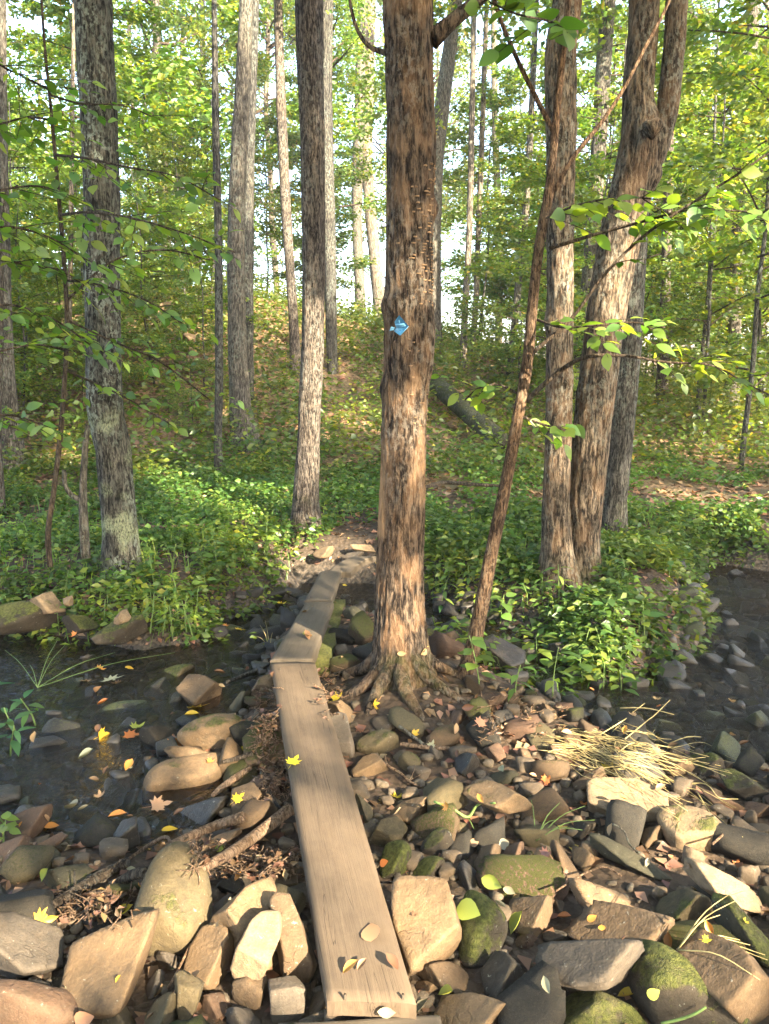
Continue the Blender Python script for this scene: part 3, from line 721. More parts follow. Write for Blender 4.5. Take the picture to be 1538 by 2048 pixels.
 (cC([(880,200),(1010,160),(1060,230),(1000,310),(880,370)]), "knobbly reddish stone touching the knobbly brown one", dict(col='red', ridge=.5)),
 (cC([(1020,350),(1090,230),(1140,290),(1140,380),(1050,430)]), "small yellow-mossy stone right of the knobbly reddish stone", dict(col='olive', moss=.6)),
 (cC([(1130,230),(1180,210),(1300,340),(1310,440),(1270,520),(1190,490),(1110,430)]), "rounded tan-topped stone with a pink leaf on it", dict(col='tan', ridge=.45)),
 (cC([(1240,190),(1330,180),(1440,350),(1520,490),(1430,515),(1350,400)]), "long narrow stone dark on its left side pointing at the viewer", dict(col='brown', ridge=.3, side=(.5, -1))),
 (cC([(320,150),(420,60),(540,80),(550,200),(430,260),(300,230)]), "dark round mossy rock above the trickle of water", dict(col='dark', moss=.6, round_=True)),
 (cC([(220,400),(320,270),(440,320),(480,430),(300,450)]), "dark mossy rock behind the largest squared tan block", dict(col='dark', moss=.7, round_=True)),
 (cC([(0,200),(140,160),(230,270),(200,370),(0,440)]), "shaggy mossy rock touching the right edge of longest plank", dict(col='dark', moss=.8, round_=True)),
 (cC([(530,60),(650,20),(690,90),(640,140),(560,130)]), "olive stone right of the dark round mossy rock", dict(col='olive', moss=.3)),
 (cC([(560,420),(650,310),(740,400),(760,500),(640,540)]), "black wet stone beside the trickle of water", dict(col='wet', wet=True)),
 (cC([(250,1130),(560,1050),(650,1060),(640,1180),(560,1270),(450,1200)]), "brown block below the largest squared tan block", dict(col='brown', ridge=.5, side=(.8, 1))),
 (cC([(740,1100),(810,990),(1000,1140),(1050,1270),(1020,1340),(900,1350),(790,1290)]), "upright dark block with a pale edge below the rounded mossy rock", dict(col='dark', ridge=.5, side=(.45, -1))),
 (cC([(1050,1390),(1130,1310),(1220,1290),(1230,1400),(1200,1480),(1080,1490)]), "rounded olive stone at the bottom edge left of the bright mossy rock", dict(col='olive')),
 (cC([(1060,1190),(1180,1190),(1230,1260),(1110,1290)]), "small stone wedged among the larger rocks", dict(col='brown', group=SMALL)),
 (cC([(250,1180),(440,1190),(460,1250),(280,1300)]), "small stone wedged among the larger rocks", dict(col='tan', group=SMALL)),
 (cE([(250,500),(330,440),(430,420),(520,450),(555,520),(550,600),(470,620),(260,570)]), "rounded olive mossy stone right of the plank, below the tree roots", dict(col='olive', moss=.45, round_=True)),
 (cE([(210,710),(300,610),(380,590),(450,660),(480,720),(440,760),(230,760)]), "sunlit dome-shaped stone touching the plank's right side", dict(col='tan', moss=.3, ridge=.5)),
 (cE([(550,620),(620,570),(700,620),(690,690),(600,730),(540,690)]), "mossy round stone with bare twigs curled across it", dict(col='olive', moss=.5, round_=True)),
 (cE([(70,340),(120,300),(190,320),(240,540),(235,600),(160,630),(120,500)]), "grey slab with a brick-red end beside the plank", dict(col='grey', ridge=.3)),
 (cE([(50,230),(150,210),(210,250),(270,360),(240,400),(180,320),(80,300)]), "tan stone at the plank just below the tree roots", dict(col='tan', moss=.2)),
 (cE([(480,990),(560,920),(720,880),(790,930),(810,1000),(740,1090),(620,1080),(500,1030)]), "smooth tan-olive stone right of two yellow leaves", dict(col='tan', ridge=.5, moss=.15)),
 (cE([(240,930),(270,870),(370,960),(380,1040),(310,1080)]), "pointed shaded stone against the plank's right edge", dict(col='olive', moss=.3)),
 (cE([(1000,830),(1130,780),(1350,900),(1490,990),(1330,970),(1180,980),(1010,900)]), "pointed mossy-topped slab crossed by a yellow-green stem", dict(col='tan', moss=.35, ridge=.45, zoff=.07)),
 (cE([(340,1180),(420,1060),(530,1030),(610,1100),(540,1180),(380,1250)]), "sloping olive stone below the smooth tan-olive stone", dict(col='olive', moss=.25)),
 (cE([(980,220),(1090,150),(1280,150),(1320,270),(1140,280),(1000,240)]), "flat red-brown rock at the foot of the leaning sapling", dict(col='red', ridge=.4)),
 (cE([(890,300),(940,280),(1020,350),(1000,390),(920,400)]), "small orange-brown stone under the sapling roots", dict(col='red', moss=.25)),
 (cE([(930,610),(980,580),(1100,620),(1115,720),(1060,765),(960,700)]), "black wet block in the hollow right of the tree roots", dict(col='wet', wet=True)),
 (cE([(750,590),(800,540),(870,530),(870,580),(780,630)]), "small purple-grey flat stone under a pale stick", dict(col='grey')),
 (cE([(1150,760),(1230,710),(1350,700),(1390,750),(1280,810)]), "dark green flat stone above the pointed mossy-topped slab", dict(col='green')),
 (cE([(1040,390),(1100,330),(1180,350),(1210,420),(1100,440)]), "brown stone with a pink star-shaped leaf on it", dict(col='brown')),
 (cE([(1150,560),(1250,510),(1300,600),(1200,660)]), "smooth pink sunlit stone in the middle of the rubble", dict(col='red', ridge=.4)),
 (cE([(1380,600),(1440,550),(1500,550),(1490,620),(1400,660)]), "small stone wedged among the larger rocks", dict(col='brown', group=SMALL)),
 (cG([(680,260),(760,165),(860,200),(990,290),(990,370),(930,420),(780,400)]), "house-shaped wedge rock with a purple-brown slab face in the pool", dict(col='brown', moss=.25, ridge=.42, side=(.45, -1), zoff=.04, sub=5)),
 (cG([(480,210),(560,130),(650,110),(760,130),(800,200),(680,280),(520,290)]), "round half-mossy rock in the pool left of the wedge rock", dict(col='olive', moss=.6, round_=True)),
 (cG([(860,160),(950,90),(1080,180),(1050,220),(900,220)]), "small black mossy peak behind the wedge rock", dict(col='wet', moss=.55)),
 (cG([(690,560),(780,490),(900,455),(1120,500),(1110,570),(1070,690),(950,740),(720,640)]), "big brown rock bearded with dark moss beside the pool", dict(col='tan', moss=.55, ridge=.72, round_=True, sub=5)),
 (cG([(420,660),(470,550),(640,530),(670,600),(560,700),(480,710)]), "dark wet angular rock left of the moss-bearded rock", dict(col='dark', ridge=.5, side=(.4, -1))),
 (cG([(590,700),(750,660),(940,690),(940,750),(590,770)]), "flat tan stone lying behind the speckled flat-topped rock", dict(col='tan', ridge=.3, zoff=.05)),
 (cG([(450,920),(540,780),(760,750),(1000,770),(1010,850),(940,1000),(800,1060),(470,1040)]), "wide speckled flat-topped tan rock at the pool edge", dict(col='tan', ridge=.5, moss=.22, round_=True, sub=5)),
 (cG([(360,830),(410,750),(530,780),(440,870)]), "small brown tilted stone left of the speckled flat-topped rock", dict(col='brown')),
 (cG([(640,1060),(800,1060),(1000,1050),(1050,1140),(870,1240),(740,1200),(640,1110)]), "low dark stone in the water before the speckled flat-topped rock", dict(col='dark', wet=True, ridge=.3)),
 (cG([(1060,960),(1200,930),(1290,1060),(1250,1120),(1070,1150)]), "flat brown stone with a yellow leaf, left of the plank debris", dict(col='brown', ridge=.25)),
 (cG([(200,600),(330,480),(390,500),(360,590),(250,640)]), "dark wet stone between two orange leaves in the pool", dict(col='wet', wet=True)),
 (cG([(90,430),(230,360),(480,360),(500,450),(340,500),(120,520)]), "broad low mossy rock just breaking the pool surface", dict(col='wet', moss=.6, wet=True, ridge=.6, round_=True)),
 (cG([(150,830),(290,810),(330,870),(190,910)]), "flat dark wet stone near the small brown tilted stone", dict(col='wet', wet=True)),
 (cG([(290,1060),(330,980),(400,990),(440,1120),(300,1150)]), "dark wet boulder left of the orange maple leaf", dict(col='wet', wet=True, round_=True)),
 (cG([(1190,320),(1260,200),(1340,170),(1350,260),(1290,320)]), "sunlit mossy stone tucked under the plank's left edge", dict(col='tan', moss=.4)),
 (cG([(1020,420),(1110,310),(1200,290),(1160,420),(1070,460)]), "dark green leaning stone left of the plank debris", dict(col='green', moss=.35)),
 (cG([(310,210),(380,180),(480,220),(470,270),(320,270)]), "low black wet rock beside the round half-mossy rock", dict(col='wet', wet=True, moss=.3)),
 (cG([(1085,215),(1180,185),(1250,200),(1190,250)]), "flat dark slab by the white stick in the pool", dict(col='dark', ridge=.3)),
 (cH([(180,640),(340,565),(370,640),(390,700),(220,700)]), "pale-topped grey rock on the left bank", dict(zoff=.09, col='pale', moss=.35)),
 (cH([(390,600),(440,590),(450,650),(400,655)]), "small pale stone beside the pale-topped grey rock", dict(zoff=.09, col='pale')),
 (cH([(-60,640),(180,620),(390,720),(380,810),(-60,810)]), "long dark mossy rock lining the left bank at the picture edge", dict(zoff=.09, col='dark', moss=.6, round_=True)),
 (cH([(400,700),(600,700),(610,790),(450,820),(390,790)]), "dark mossy bank rock with an orange leaf below it", dict(zoff=.09, col='dark', moss=.65)),
 (cH([(570,830),(700,740),(860,720),(900,830),(760,885),(600,870)]), "dark mossy bank rock under the overhanging herb clump", dict(zoff=.09, col='dark', moss=.65)),
 (cH([(700,765),(785,670),(805,735)]), "pale triangular stone on the bank beside the overhanging herb clump", dict(zoff=.16, col='pale')),
 (cI([(690,190),(820,160),(830,220),(740,240)]), "sunlit tan stone on the far bank left of the farthest plank", dict(col='pale', zc=.06)),
 (cI([(860,230),(880,195),(1010,200),(1000,240)]), "flat grey stone behind the farthest plank", dict(col='grey', ridge=.3, zc=.06)),
 (cI([(920,150),(1050,150),(1080,200),(960,195)]), "pale flat stone in the path beyond the farthest plank", dict(col='pale', ridge=.3, zc=.1)),
 (cI([(880,560),(960,530),(1020,580),(1010,640),(890,620)]), "dark round mossy stone between mossy beam and big tree", dict(col='green', moss=.35, round_=True)),
 (cI([(900,330),(960,310),(1050,330),(1040,380),(950,375)]), "dark wet stone right of the third plank", dict(col='wet', wet=True)),
 (cI([(450,350),(540,310),(620,330),(600,380),(480,380)]), "dark wet stone left of the third plank", dict(col='wet', wet=True)),
 (cI([(480,450),(560,410),(650,440),(620,490),(500,490)]), "dark wet stone left of the second plank's far end", dict(col='wet', wet=True)),
 (cI([(100,790),(180,750),(250,800),(200,840),(110,830)]), "low black rock in the pool left of the second plank", dict(col='wet', wet=True)),
 (cI([(10,940),(100,880),(210,950),(150,990),(20,985)]), "black pointed rock in the pool by the white stick", dict(col='wet', wet=True, moss=.2)),
 ([(312, 640), (322, 606), (345, 604), (350, 650)], "pale rock outcrop on the hillside left of the slender tree", dict(col='pale')),
 ([(366, 684), (372, 666), (390, 668), (392, 686)], "small pale rock lower on the hillside below the outcrop", dict(col='pale')),
 ([(576, 905), (584, 886), (600, 892), (598, 908)], "pale grey stone at the hill foot left of the straight grey-brown tree", dict(col='pale')),
 ([(862, 905), (872, 880), (900, 886), (896, 912)], "pale grey stone on the slope right of the marked tree", dict(col='pale')),
 ([(1180, 1230), (1230, 1215), (1262, 1240), (1240, 1262), (1190, 1258)], "half-hidden stone at the island's rim facing the stream", dict(col='dark', moss=.4)),
 ([(940, 1300), (985, 1270), (1050, 1300), (1040, 1350), (960, 1345)], "dark boulder in the shadowed hollow behind the sunlit herbs", dict(col='wet', wet=True, moss=.2)),
 ([(1085, 1300), (1140, 1285), (1180, 1320), (1150, 1350), (1095, 1340)], "second dark boulder in the hollow, nearer the right stream", dict(col='wet', wet=True)),
]
for pts, label, kw in ROCKS:
    traced_rock(pts, label, **kw)

# filler stones: one mesh per variant, copied; alike, so they share a label and a group
def blank_rock(seed, sub, p=16):
    r = np.random.default_rng(seed); pl = []
    ext = np.array([1, r.uniform(.6, .95), r.uniform(.4, .75)])
    for s in (-1, 1):
        for k in range(3):
            n = np.zeros(3); n[k] = s; n += r.normal(size=3) * .22; pl.append((n, np.linalg.norm(n) * ext[k] * r.uniform(.85, 1.0)))
    for _ in range(3):
        n = unit(r.normal(size=3)); pl.append((n, np.abs(n * ext).sum() * r.uniform(.5, .72)))
    S, Fc = ICO[sub]
    v = polytope(S, pl, ext, p)
    v = v * (1 + .05 * fbm(v * 1.7 + seed, 3) + .015 * fbm(v * 7 + seed, 2))[:, None]
    return v, Fc
BLANK = [blank_rock(s_, 3, [12, 40, 60][s_ % 3])[0] for s_ in range(14)]
fill_meshes = [mesh_np("stone", *[blank_rock(s, 3, [12, 40, 60][s % 3])[0]], tris=ICO[3][1], mat=M['rock']) for s in range(14)]
fill_wet = [m.copy() for m in fill_meshes]
for m_ in fill_wet: m_.materials[0] = M['rock_wet']
feet = np.array(ROCK_FOOT)
placed = []
def plank_near(x, y):
    t = (y - 1.6) / 2.3
    return -.1 < t < 1.1 and abs(x - (-.02 + t * (-.43))) < .2
FILL_REST = MB()
def fill(kind, target, r0, r1, seed, rest=False):
    rg = np.random.default_rng(seed); cnt = tries = 0
    while cnt < target and tries < 20000:
        tries += 1
        x, y = rg.uniform(-2.0, 2.4), rg.uniform(1.25, 4.7)
        if kind == 'wet' and rg.random() < .4: x, y = rg.uniform(-1.2, 1.0), rg.uniform(4.4, 6.2)
        if kind == 'wet' and rg.random() < .25: x, y = rg.uniform(1.6, 3.2), rg.uniform(3.6, 7.0)
        rad = rg.uniform(r0, r1)
        sd = float(wet_sd(np.array([x]), np.array([y]))[0])
        if (kind == 'wet') != (sd < .12): continue
        if y > 3.9 and x > .45 and kind != 'wet': continue
        if y > 4.6 and sd > .1: continue
        if np.hypot(x - MAIN_XY[0], y - MAIN_XY[1]) < .32: continue
        if (np.hypot(feet[:, 0] - x, feet[:, 1] - y) < feet[:, 2] * .75 + rad * .5).any(): continue
        if any(math.hypot(x - a, y - b) < (rad + c) * .8 for a, b, c in placed): continue
        if plank_near(x, y) and rad > .05: continue
        placed.append((x, y, rad)); cnt += 1
        k = int(rg.integers(14)); wet = kind == 'wet'
        if rest:
            a = rg.uniform(0, 6.28); ca, sa = math.cos(a), math.sin(a)
            FILL_REST.add((BLANK[k] * rad * rg.uniform(.8, 1.25, 3)) @ np.array([[ca, sa, 0], [-sa, ca, 0], [0, 0, 1]]) + [x, y, gz(x, y) + rad * .35], tris=ICO[3][1]); continue
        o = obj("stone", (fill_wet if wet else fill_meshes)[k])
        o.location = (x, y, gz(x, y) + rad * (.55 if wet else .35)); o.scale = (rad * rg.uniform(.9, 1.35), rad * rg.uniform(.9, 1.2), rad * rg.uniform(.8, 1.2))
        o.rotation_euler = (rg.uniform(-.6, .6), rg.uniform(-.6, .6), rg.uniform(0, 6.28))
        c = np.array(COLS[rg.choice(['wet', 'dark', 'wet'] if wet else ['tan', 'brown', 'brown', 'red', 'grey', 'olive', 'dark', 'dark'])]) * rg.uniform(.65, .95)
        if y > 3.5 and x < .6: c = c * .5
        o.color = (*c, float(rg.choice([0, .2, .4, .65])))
        if wet: tag(o, "small dark wet stone lying in the stream bed", "stone", "small wet stones in the stream")
        elif kind == 'mid': tag(o, "fist-sized dry stone lying in the rubble between larger rocks", "stone", "fist-sized stones in the rubble")
        else: tag(o, "small dry stone filling a gap in the rubble", "stone", "small dry stones filling the rubble")
fill('mid', 110, .06, .10, 1); fill('wet', 165, .035, .085, 2); fill('small', 25, .04, .055, 3); fill('small', 300, .018, .05, 4, True)
wet_rest, FILL_REST_DRY = MB(), FILL_REST
FILL_REST = wet_rest; fill('wet', 420, .018, .07, 6, True)
o = obj("wet_stones", FILL_REST.mesh("wet_stones", M['rock_wet'])); o.color = (.034, .031, .026, .25); o["kind"] = "stuff"; o["label"] = "dark wet stones paving the shallow stream bed"
FILL_REST = FILL_REST_DRY
o = obj("small_stones", FILL_REST.mesh("small_stones", M['rock'])); o.color = (.085, .066, .046, .15); o["kind"] = "stuff"; o["label"] = "small brown stones filling the gaps of the rubble"

# pebbles and gravel: too many to count
pb = MB()
pv = [blank_rock(100 + s, 2, 14)[0] for s in range(6)]; pf = ICO[2][1]
cnt = 0
while cnt < 1500:
    x, y = rng.uniform(-2.2, 2.4), rng.uniform(1.2, 6.2)
    if y > 4.4 and float(wet_sd(np.array([x]), np.array([y]))[0]) > .1: continue
    rad = rng.uniform(.008, .028)
    a = rng.uniform(0, 6.28); ca, sa = math.cos(a), math.sin(a)
    v = pv[int(rng.integers(6))] * rad * rng.uniform(.7, 1.3, 3)
    v = v @ np.array([[ca, sa, 0], [-sa, ca, 0], [0, 0, 1]]) + [x, y, gz(x, y) + rad * .3]
    pb.add(v, tris=pf); cnt += 1
pebbles = obj("pebbles", pb.mesh("pebbles", M['rock'])); pebbles.color = (.10, .082, .06, 0.05)
pebbles["kind"] = "stuff"; pebbles["label"] = "brown and grey pebbles between the rocks and in the stream bed"
# ------------------------------------------------------------------ leaves
PAL = {'green': (.055, .115, .018), 'mid': (.10, .172, .026), 'yg': (.155, .21, .03), 'yellow': (.28, .24, .03), 'dark': (.022, .052, .012), 'blue': (.05, .12, .04),
       'herb': (.055, .115, .022), 'herb2': (.10, .17, .03)}
def tints(n, names, probs, r, var=.22):
    base = np.array([PAL[k] for k in names])[r.choice(len(names), n, p=np.array(probs) / sum(probs))]
    t = base * (1 + r.uniform(-var, var, (n, 1))) * (1 + r.uniform(-.1, .1, (n, 3)))
    return np.concatenate([t, np.ones((n, 1))], 1)
def leaf_geo(C, D, Nn, L, W, tint, mb, fold=.12, six=False):
    """rhombic (or six-sided) folded leaves: base C, direction D, face normal Nn"""
    D = unit(D); S = unit(np.cross(D, Nn)); Nn = np.cross(S, D); n = len(C)
    L = np.broadcast_to(np.asarray(L, float), (n,))[:, None]; W = np.broadcast_to(np.asarray(W, float), (n,))[:, None]
    if not six:
        v = np.stack([C, C + D * L * .45 + S * W * .5 + Nn * W * fold, C + D * L - Nn * L * .08, C + D * L * .45 - S * W * .5 + Nn * W * fold], 1)
        b = np.arange(n)[:, None] * 4
        t = np.concatenate([b + [0, 1, 2], b + [0, 2, 3]])
        k = 4
    else:
        v = np.stack([C, C + D*L*.3 + S*W*.46 + Nn*W*fold, C + D*L*.66 + S*W*.36 + Nn*W*fold*.6, C + D*L - Nn*L*.12, C + D*L*.66 - S*W*.36 + Nn*W*fold*.6, C + D*L*.3 - S*W*.46 + Nn*W*fold], 1)
        b = np.arange(n)[:, None] * 6
        t = np.concatenate([b + [0, 1, 2], b + [0, 2, 3], b + [0, 3, 4], b + [0, 4, 5]]); k = 6
    mb.add(v.reshape(-1, 3), tris=t, a=np.repeat(tint, k, 0))

def spray_leaves(r, p0, d0, length, width, n, size, mb, names, probs, droop=.25, flat=.3, thick=.05):
    """a flat fan of leaves along one branch"""
    d0 = unit(np.asarray(d0, float)); side = unit(np.cross(d0, [0, 0, 1]))
    s = r.uniform(.12, 1, n) ** .8
    lat = r.uniform(-1, 1, n) * width * (1.15 - s) * (.4 + .6 * s)
    C = p0 + d0 * (s * length)[:, None] + side * lat[:, None]
    C[:, 2] += -droop * length * s ** 2 * .5 + r.normal(0, thick, n) - .12 * np.abs(lat)
    D = d0 * .7 + side * np.sign(lat)[:, None] * .8 + r.normal(0, .35, (n, 3)); D[:, 2] -= .25
    Nn = np.array([0, 0, 1.0]) + r.normal(0, flat, (n, 3))
    L = size * r.uniform(.65, 1.25, n)
    leaf_geo(C, D, Nn, L, L * r.uniform(.5, .7, n), tints(n, names, probs, r), mb)

def crown_mesh(seed, kind):
    """crown of a tree of unit kind, base of trunk at origin; returns leaf mesh and limb mesh"""
    r = np.random.default_rng(seed); lf, wd = MB(), MB()
    if kind == 'under':                       # layered understorey tree, 6 m tall
        hs = np.sort(r.uniform(.9, 6.0, 26)); names, probs, size, npl = ['green', 'mid', 'yg', 'yellow'], [2, 5, 4, .4], .10, 260
        for h in hs:
            az = r.uniform(0, 6.283); ln = r.uniform(.7, 1.0) * (2.3 - .28 * abs(h - 2.4)); el = r.uniform(.05, .45)
            d = np.array([math.cos(az) * math.cos(el), math.sin(az) * math.cos(el), math.sin(el)]); p0 = np.array([0, 0, h])
            spray_leaves(r, p0, d, ln, ln * .42, npl, size, lf, names, probs, thick=.06, flat=.7)
            s = np.linspace(0, 1, 5); P = p0 + d * (s * ln)[:, None]; P[:, 2] -= .125 * ln * s ** 2
            wd.add(*[a for a in (lambda t: (t[0], t[2], t[1]))(tube(P, np.linspace(.014, .003, 5), 4))])
    elif kind == 'canopy':                    # tall forest tree, crown from 5 m up to 17 m
        names, probs, size = ['green', 'mid', 'yg', 'yellow'], [2, 5, 5, .5], .145
        for h in np.sort(r.uniform(4.2, 16.5, 34)):
            az = r.uniform(0, 6.283); ln = r.uniform(1.6, 3.6) * (1 - .03 * abs(h - 10)); el = r.uniform(.1, .8)
            d = np.array([math.cos(az) * math.cos(el), math.sin(az) * math.cos(el), math.sin(el)]); p0 = np.array([0, 0, h])
            for q in range(4):
                dd = unit(d + r.normal(0, .35, 3)); st = r.uniform(.25, .7)
                spray_leaves(r, p0 + d * ln * st, dd, ln * .6, ln * .3, 85, size, lf, names, probs, thick=.16, flat=.9)
            s = np.linspace(0, 1, 6); P = p0 + d * (s * ln)[:, None] + r.normal(0, .05, (6, 3)) * s[:, None]
            wd.add(*[a for a in (lambda t: (t[0], t[2], t[1]))(tube(P, np.linspace(.05, .008, 6), 5))])
    return lf.mesh("crown_" + kind, M['leaf'], 'tint', smooth=False), wd.mesh("limbs_" + kind, M['twig'])
CROWN = {k: [crown_mesh(500 + 31 * i + len(k), k) for i in range(n)] for k, n in (('under', 5), ('canopy', 4))}

# ------------------------------------------------------------------ trunks
def trunk_obj(parent, P, rad, mat, nseg=48, step=.03, amp=.008, freq=26., flare=0., lobes=5, flare_h=.16, seed=0, base=None, moss=.0, moss_h=.3, name="trunk", lichen=None, wood=None, knots=()):
    """trunk along P with displaced bark; base = world position of the object's origin"""
    P, rad, s = resample(P, np.asarray(rad) * .93, step)
    base = P[0] if base is None else np.asarray(base)
    th = np.arange(nseg) * 2 * math.pi / nseg
    Rm = rad[:, None]
    q = np.stack([np.cos(th)[None] * Rm * freq + seed * 3.1, np.sin(th)[None] * Rm * freq, np.repeat((s * freq * .16)[:, None], nseg, 1)], -1)
    ridge = 1 - 2 * np.abs(perlin(q)); fine = perlin(q * 2.7 + 5)
    big = perlin(np.stack([np.cos(th)[None] * 1.1 + seed + 0 * Rm, np.sin(th)[None] * 1.1 + 0 * Rm, np.repeat((s * 1.7)[:, None], nseg, 1)], -1))
    k = np.minimum(1, Rm / .06)
    disp = amp * k * (ridge - .4) + amp * .5 * k * fine + .09 * Rm * big
    if flare:
        lb = np.zeros((1, nseg)); rr = np.random.default_rng(seed)
        for j in range(lobes):
            a0 = j * 6.283 / lobes + rr.uniform(-.4, .4); lb = lb + rr.uniform(.5, 1.2) * np.clip(np.cos(th - a0), 0, 1)[None] ** 6
        disp = disp + flare * np.exp(-s / flare_h)[:, None] * (.35 + lb)
    for (kz, ka, kr, kw) in knots:
        d2 = ((s[:, None] - kz) / kw) ** 2 + ((np.angle(np.exp(1j * (th[None] - ka)))) * Rm / kw) ** 2
        disp = disp + kr * np.exp(-d2)
    v, quads, tris = tube(P, rad, nseg, disp)
    m = len(P)
    zz = np.repeat(s, nseg)
    mk = np.zeros((len(v), 4)); mk[:, 3] = 1
    nzv = fbm(v * 5.0, 3)
    mk[:m*nseg, 0] = np.clip(moss * (1.2 - zz / moss_h) + nzv[:m*nseg] * .6 * (moss > 0) * (zz < moss_h * 1.6), 0, 1)
    ang = np.tile(th, m)
    if wood is not None: mk[:m*nseg, 1] = wood(zz, v[:m*nseg], nzv[:m*nseg])
    if lichen is not None: mk[:m*nseg, 2] = lichen(zz, v[:m*nseg], nzv[:m*nseg])
    me = mesh_np(name, v - base, tris, quads, {"mask": mk}, mat=mat)
    o = obj(name, me, parent)
    return o, P, rad

def px_path(pts, Y, lean=None):
    """[(x, y, width_px)] -> world points on the plane of distance Y (Y may vary along the list)"""
    Ys = Y if hasattr(Y, '__len__') else [Y] * len(pts)
    P = [on_y(x, y, yy) for (x, y, w), yy in zip(pts, Ys)]
    rad = [w / 2 / F * (p - CAM).dot(AX_F) for (x, y, w), p in zip(pts, P)]
    return np.array(P), np.array(rad)
def extend_up(P, rad, h, bend=(0, 0)):
    """carry a trunk on above the frame, tapering"""
    d = unit(P[-1] - P[-2]); out, r = [P], [rad]
    for k in (1, 2, 3):
        out.append((P[-1] + d * h * k / 3 + np.array([bend[0], bend[1], 0]) * (k / 3) ** 2)[None]); r.append([rad[-1] * (1 - .26 * k)])
    return np.concatenate(out), np.concatenate(r)
def add_crown(t, kind, k, scale, rot, loc=(0, 0, 0), limbs=True):
    lf, wd = CROWN[kind][k % len(CROWN[kind])]
    o = obj("crown", lf, t); o.scale = scale; o.rotation_euler = (0, 0, rot); o.location = loc
    if limbs:
        b = obj("branches", wd, t); b.scale = scale; b.rotation_euler = (0, 0, rot); b.location = loc

def tree(name, label, pts, base_px, mat, up=7.0, z0=None, Y=None, crown=('canopy', 0, 1.0), group=None, nseg=48, step=.035, bend=(0, 0), **kw):
    if Y is None:
        g = ground_hit(*base_px); Y = g[1]
    P, rad = px_path(pts, Y)
    zb = gz(P[0][0], Y) - .12
    P0 = P[0] + (P[0] - P[1]) / max(1e-6, (P[1] - P[0])[2]) * max(.02, (P[0][2] - zb))
    P = np.concatenate([P0[None], P]); rad = np.concatenate([[rad[0]], rad])
    P, rad = extend_up(P, rad, up, bend)
    t = thing(name, label, "tree", loc=P[0], group=group)
    o, PP, rr = trunk_obj(t, P, rad, mat, nseg=nseg, step=step, base=P[0], **kw)
    if crown and up < 6.5 and crown[1] % 2 == 0:
        kind, k, sc = crown
        top = P[-1] - P[0]
        add_crown(t, kind, k, (sc, sc, sc), rng.uniform(0, 6.28), (top[0] * .8, top[1], max(0, top[2] - 14 * sc)), limbs=False)
    return t, PP, rr

# the big marked tree by the walkway
MAIN_Y = float(MAIN_XY[1]) + .12
mp = [(803, 1372, 150), (802, 1320, 122), (800, 1250, 108), (800, 1150, 100), (803, 1050, 97), (806, 950, 93), (808, 850, 92), (812, 750, 93),
      (815, 650, 97), (818, 560, 98), (818, 480, 96), (819, 400, 98), (822, 300, 104), (820, 200, 98), (818, 120, 96), (816, 30, 104), (814, -60, 102)]
P, rad = px_path(mp, MAIN_Y)
P = np.concatenate([P[:1] - [[0, 0, .16]], P]); rad = np.concatenate([[rad[0] * 1.0], rad])
P, rad = extend_up(P, rad, 7)
t_main = thing("tree", "big brown tree beside the walkway carrying the blue diamond marker", "tree", loc=P[0])
def main_wood(zz, v, nz):
    left = (v[:, 0] < P[0][0] - .015)
    scar = sstep(.96, 1.02, zz) * (1 - sstep(1.30, 1.42, zz)) * np.clip((-v[:, 0] + P[0][0] - .085) / .02, 0, 1)
    patch = sstep(.05, .35, nz + .16 * np.sin(zz * 2.1)) * sstep(.9, 1.3, zz) * .3
    return np.clip(scar + patch, 0, 1)
o_main, PM, RMm = trunk_obj(t_main, P, rad, M['bark_main'], nseg=128, step=.014, amp=.010, freq=38., flare=.055, lobes=6, flare_h=.12, seed=5, moss=.6, moss_h=.36, wood=main_wood,
          knots=((2.62, 0.2, .03, .05), (2.15, 3.4, .02, .05), (1.75, 3.2, .018, .05), (2.05, .1, .02, .12), (1.9, -.1, .02, .12)))

def branch(parent, base, pts, Y, mat, name="branch", n=8, amp=.002, tip=None):
    P_, r_ = px_path(pts, Y)
    o, a, b = trunk_obj(parent, P_, r_, mat, nseg=n, step=.03, amp=amp, freq=40, base=base, name=name, seed=len(pts))
    return P_, r_
mb_ = lambda pts, Y=MAIN_Y: branch(t_main, P[0], pts, Y, M['bark_main'], n=14, amp=.003)
mb_([(862, 78, 44), (878, 66, 36), (905, 42, 30), (935, 18, 28), (970, -12, 27), (1010, -50, 24)])
mb_([(788, 106, 18), (765, 104, 12), (735, 90, 9), (715, 60, 8), (703, 20, 7), (696, -30, 6)])
# roots of the big tree
RB = np.array([MAIN_XY[0], MAIN_Y, gz(*MAIN_XY)])
for k, (ang, w, ln) in enumerate([(-150, .042, .36), (168, .04, .34), (-112, .045, .22), (-78, .05, .22), (-40, .042, .3), (2, .035, .36), (120, .04, .4)]):
    dv = np.array([math.cos(R(ang)), math.sin(R(ang))]); Pr = []
    for f, up_ in ((.07, .20), (.15, .085), (.24, .03), (.36, .0), (.36 + ln * .5, -.05)):
        q_ = RB[:2] + dv * f + np.array([-dv[1], dv[0]]) * .04 * math.sin(f * 9 + k); Pr.append([q_[0], q_[1], gz(q_[0], q_[1]) + up_])
    trunk_obj(t_main, np.array(Pr), [w, w * .95, w * .75, w * .5, .008], M['bark_main'], nseg=24, step=.015, amp=.007, freq=34, seed=k + 2, base=P[0], name="root", moss=.35 if k in (2, 3, 4) else .1, moss_h=.5)
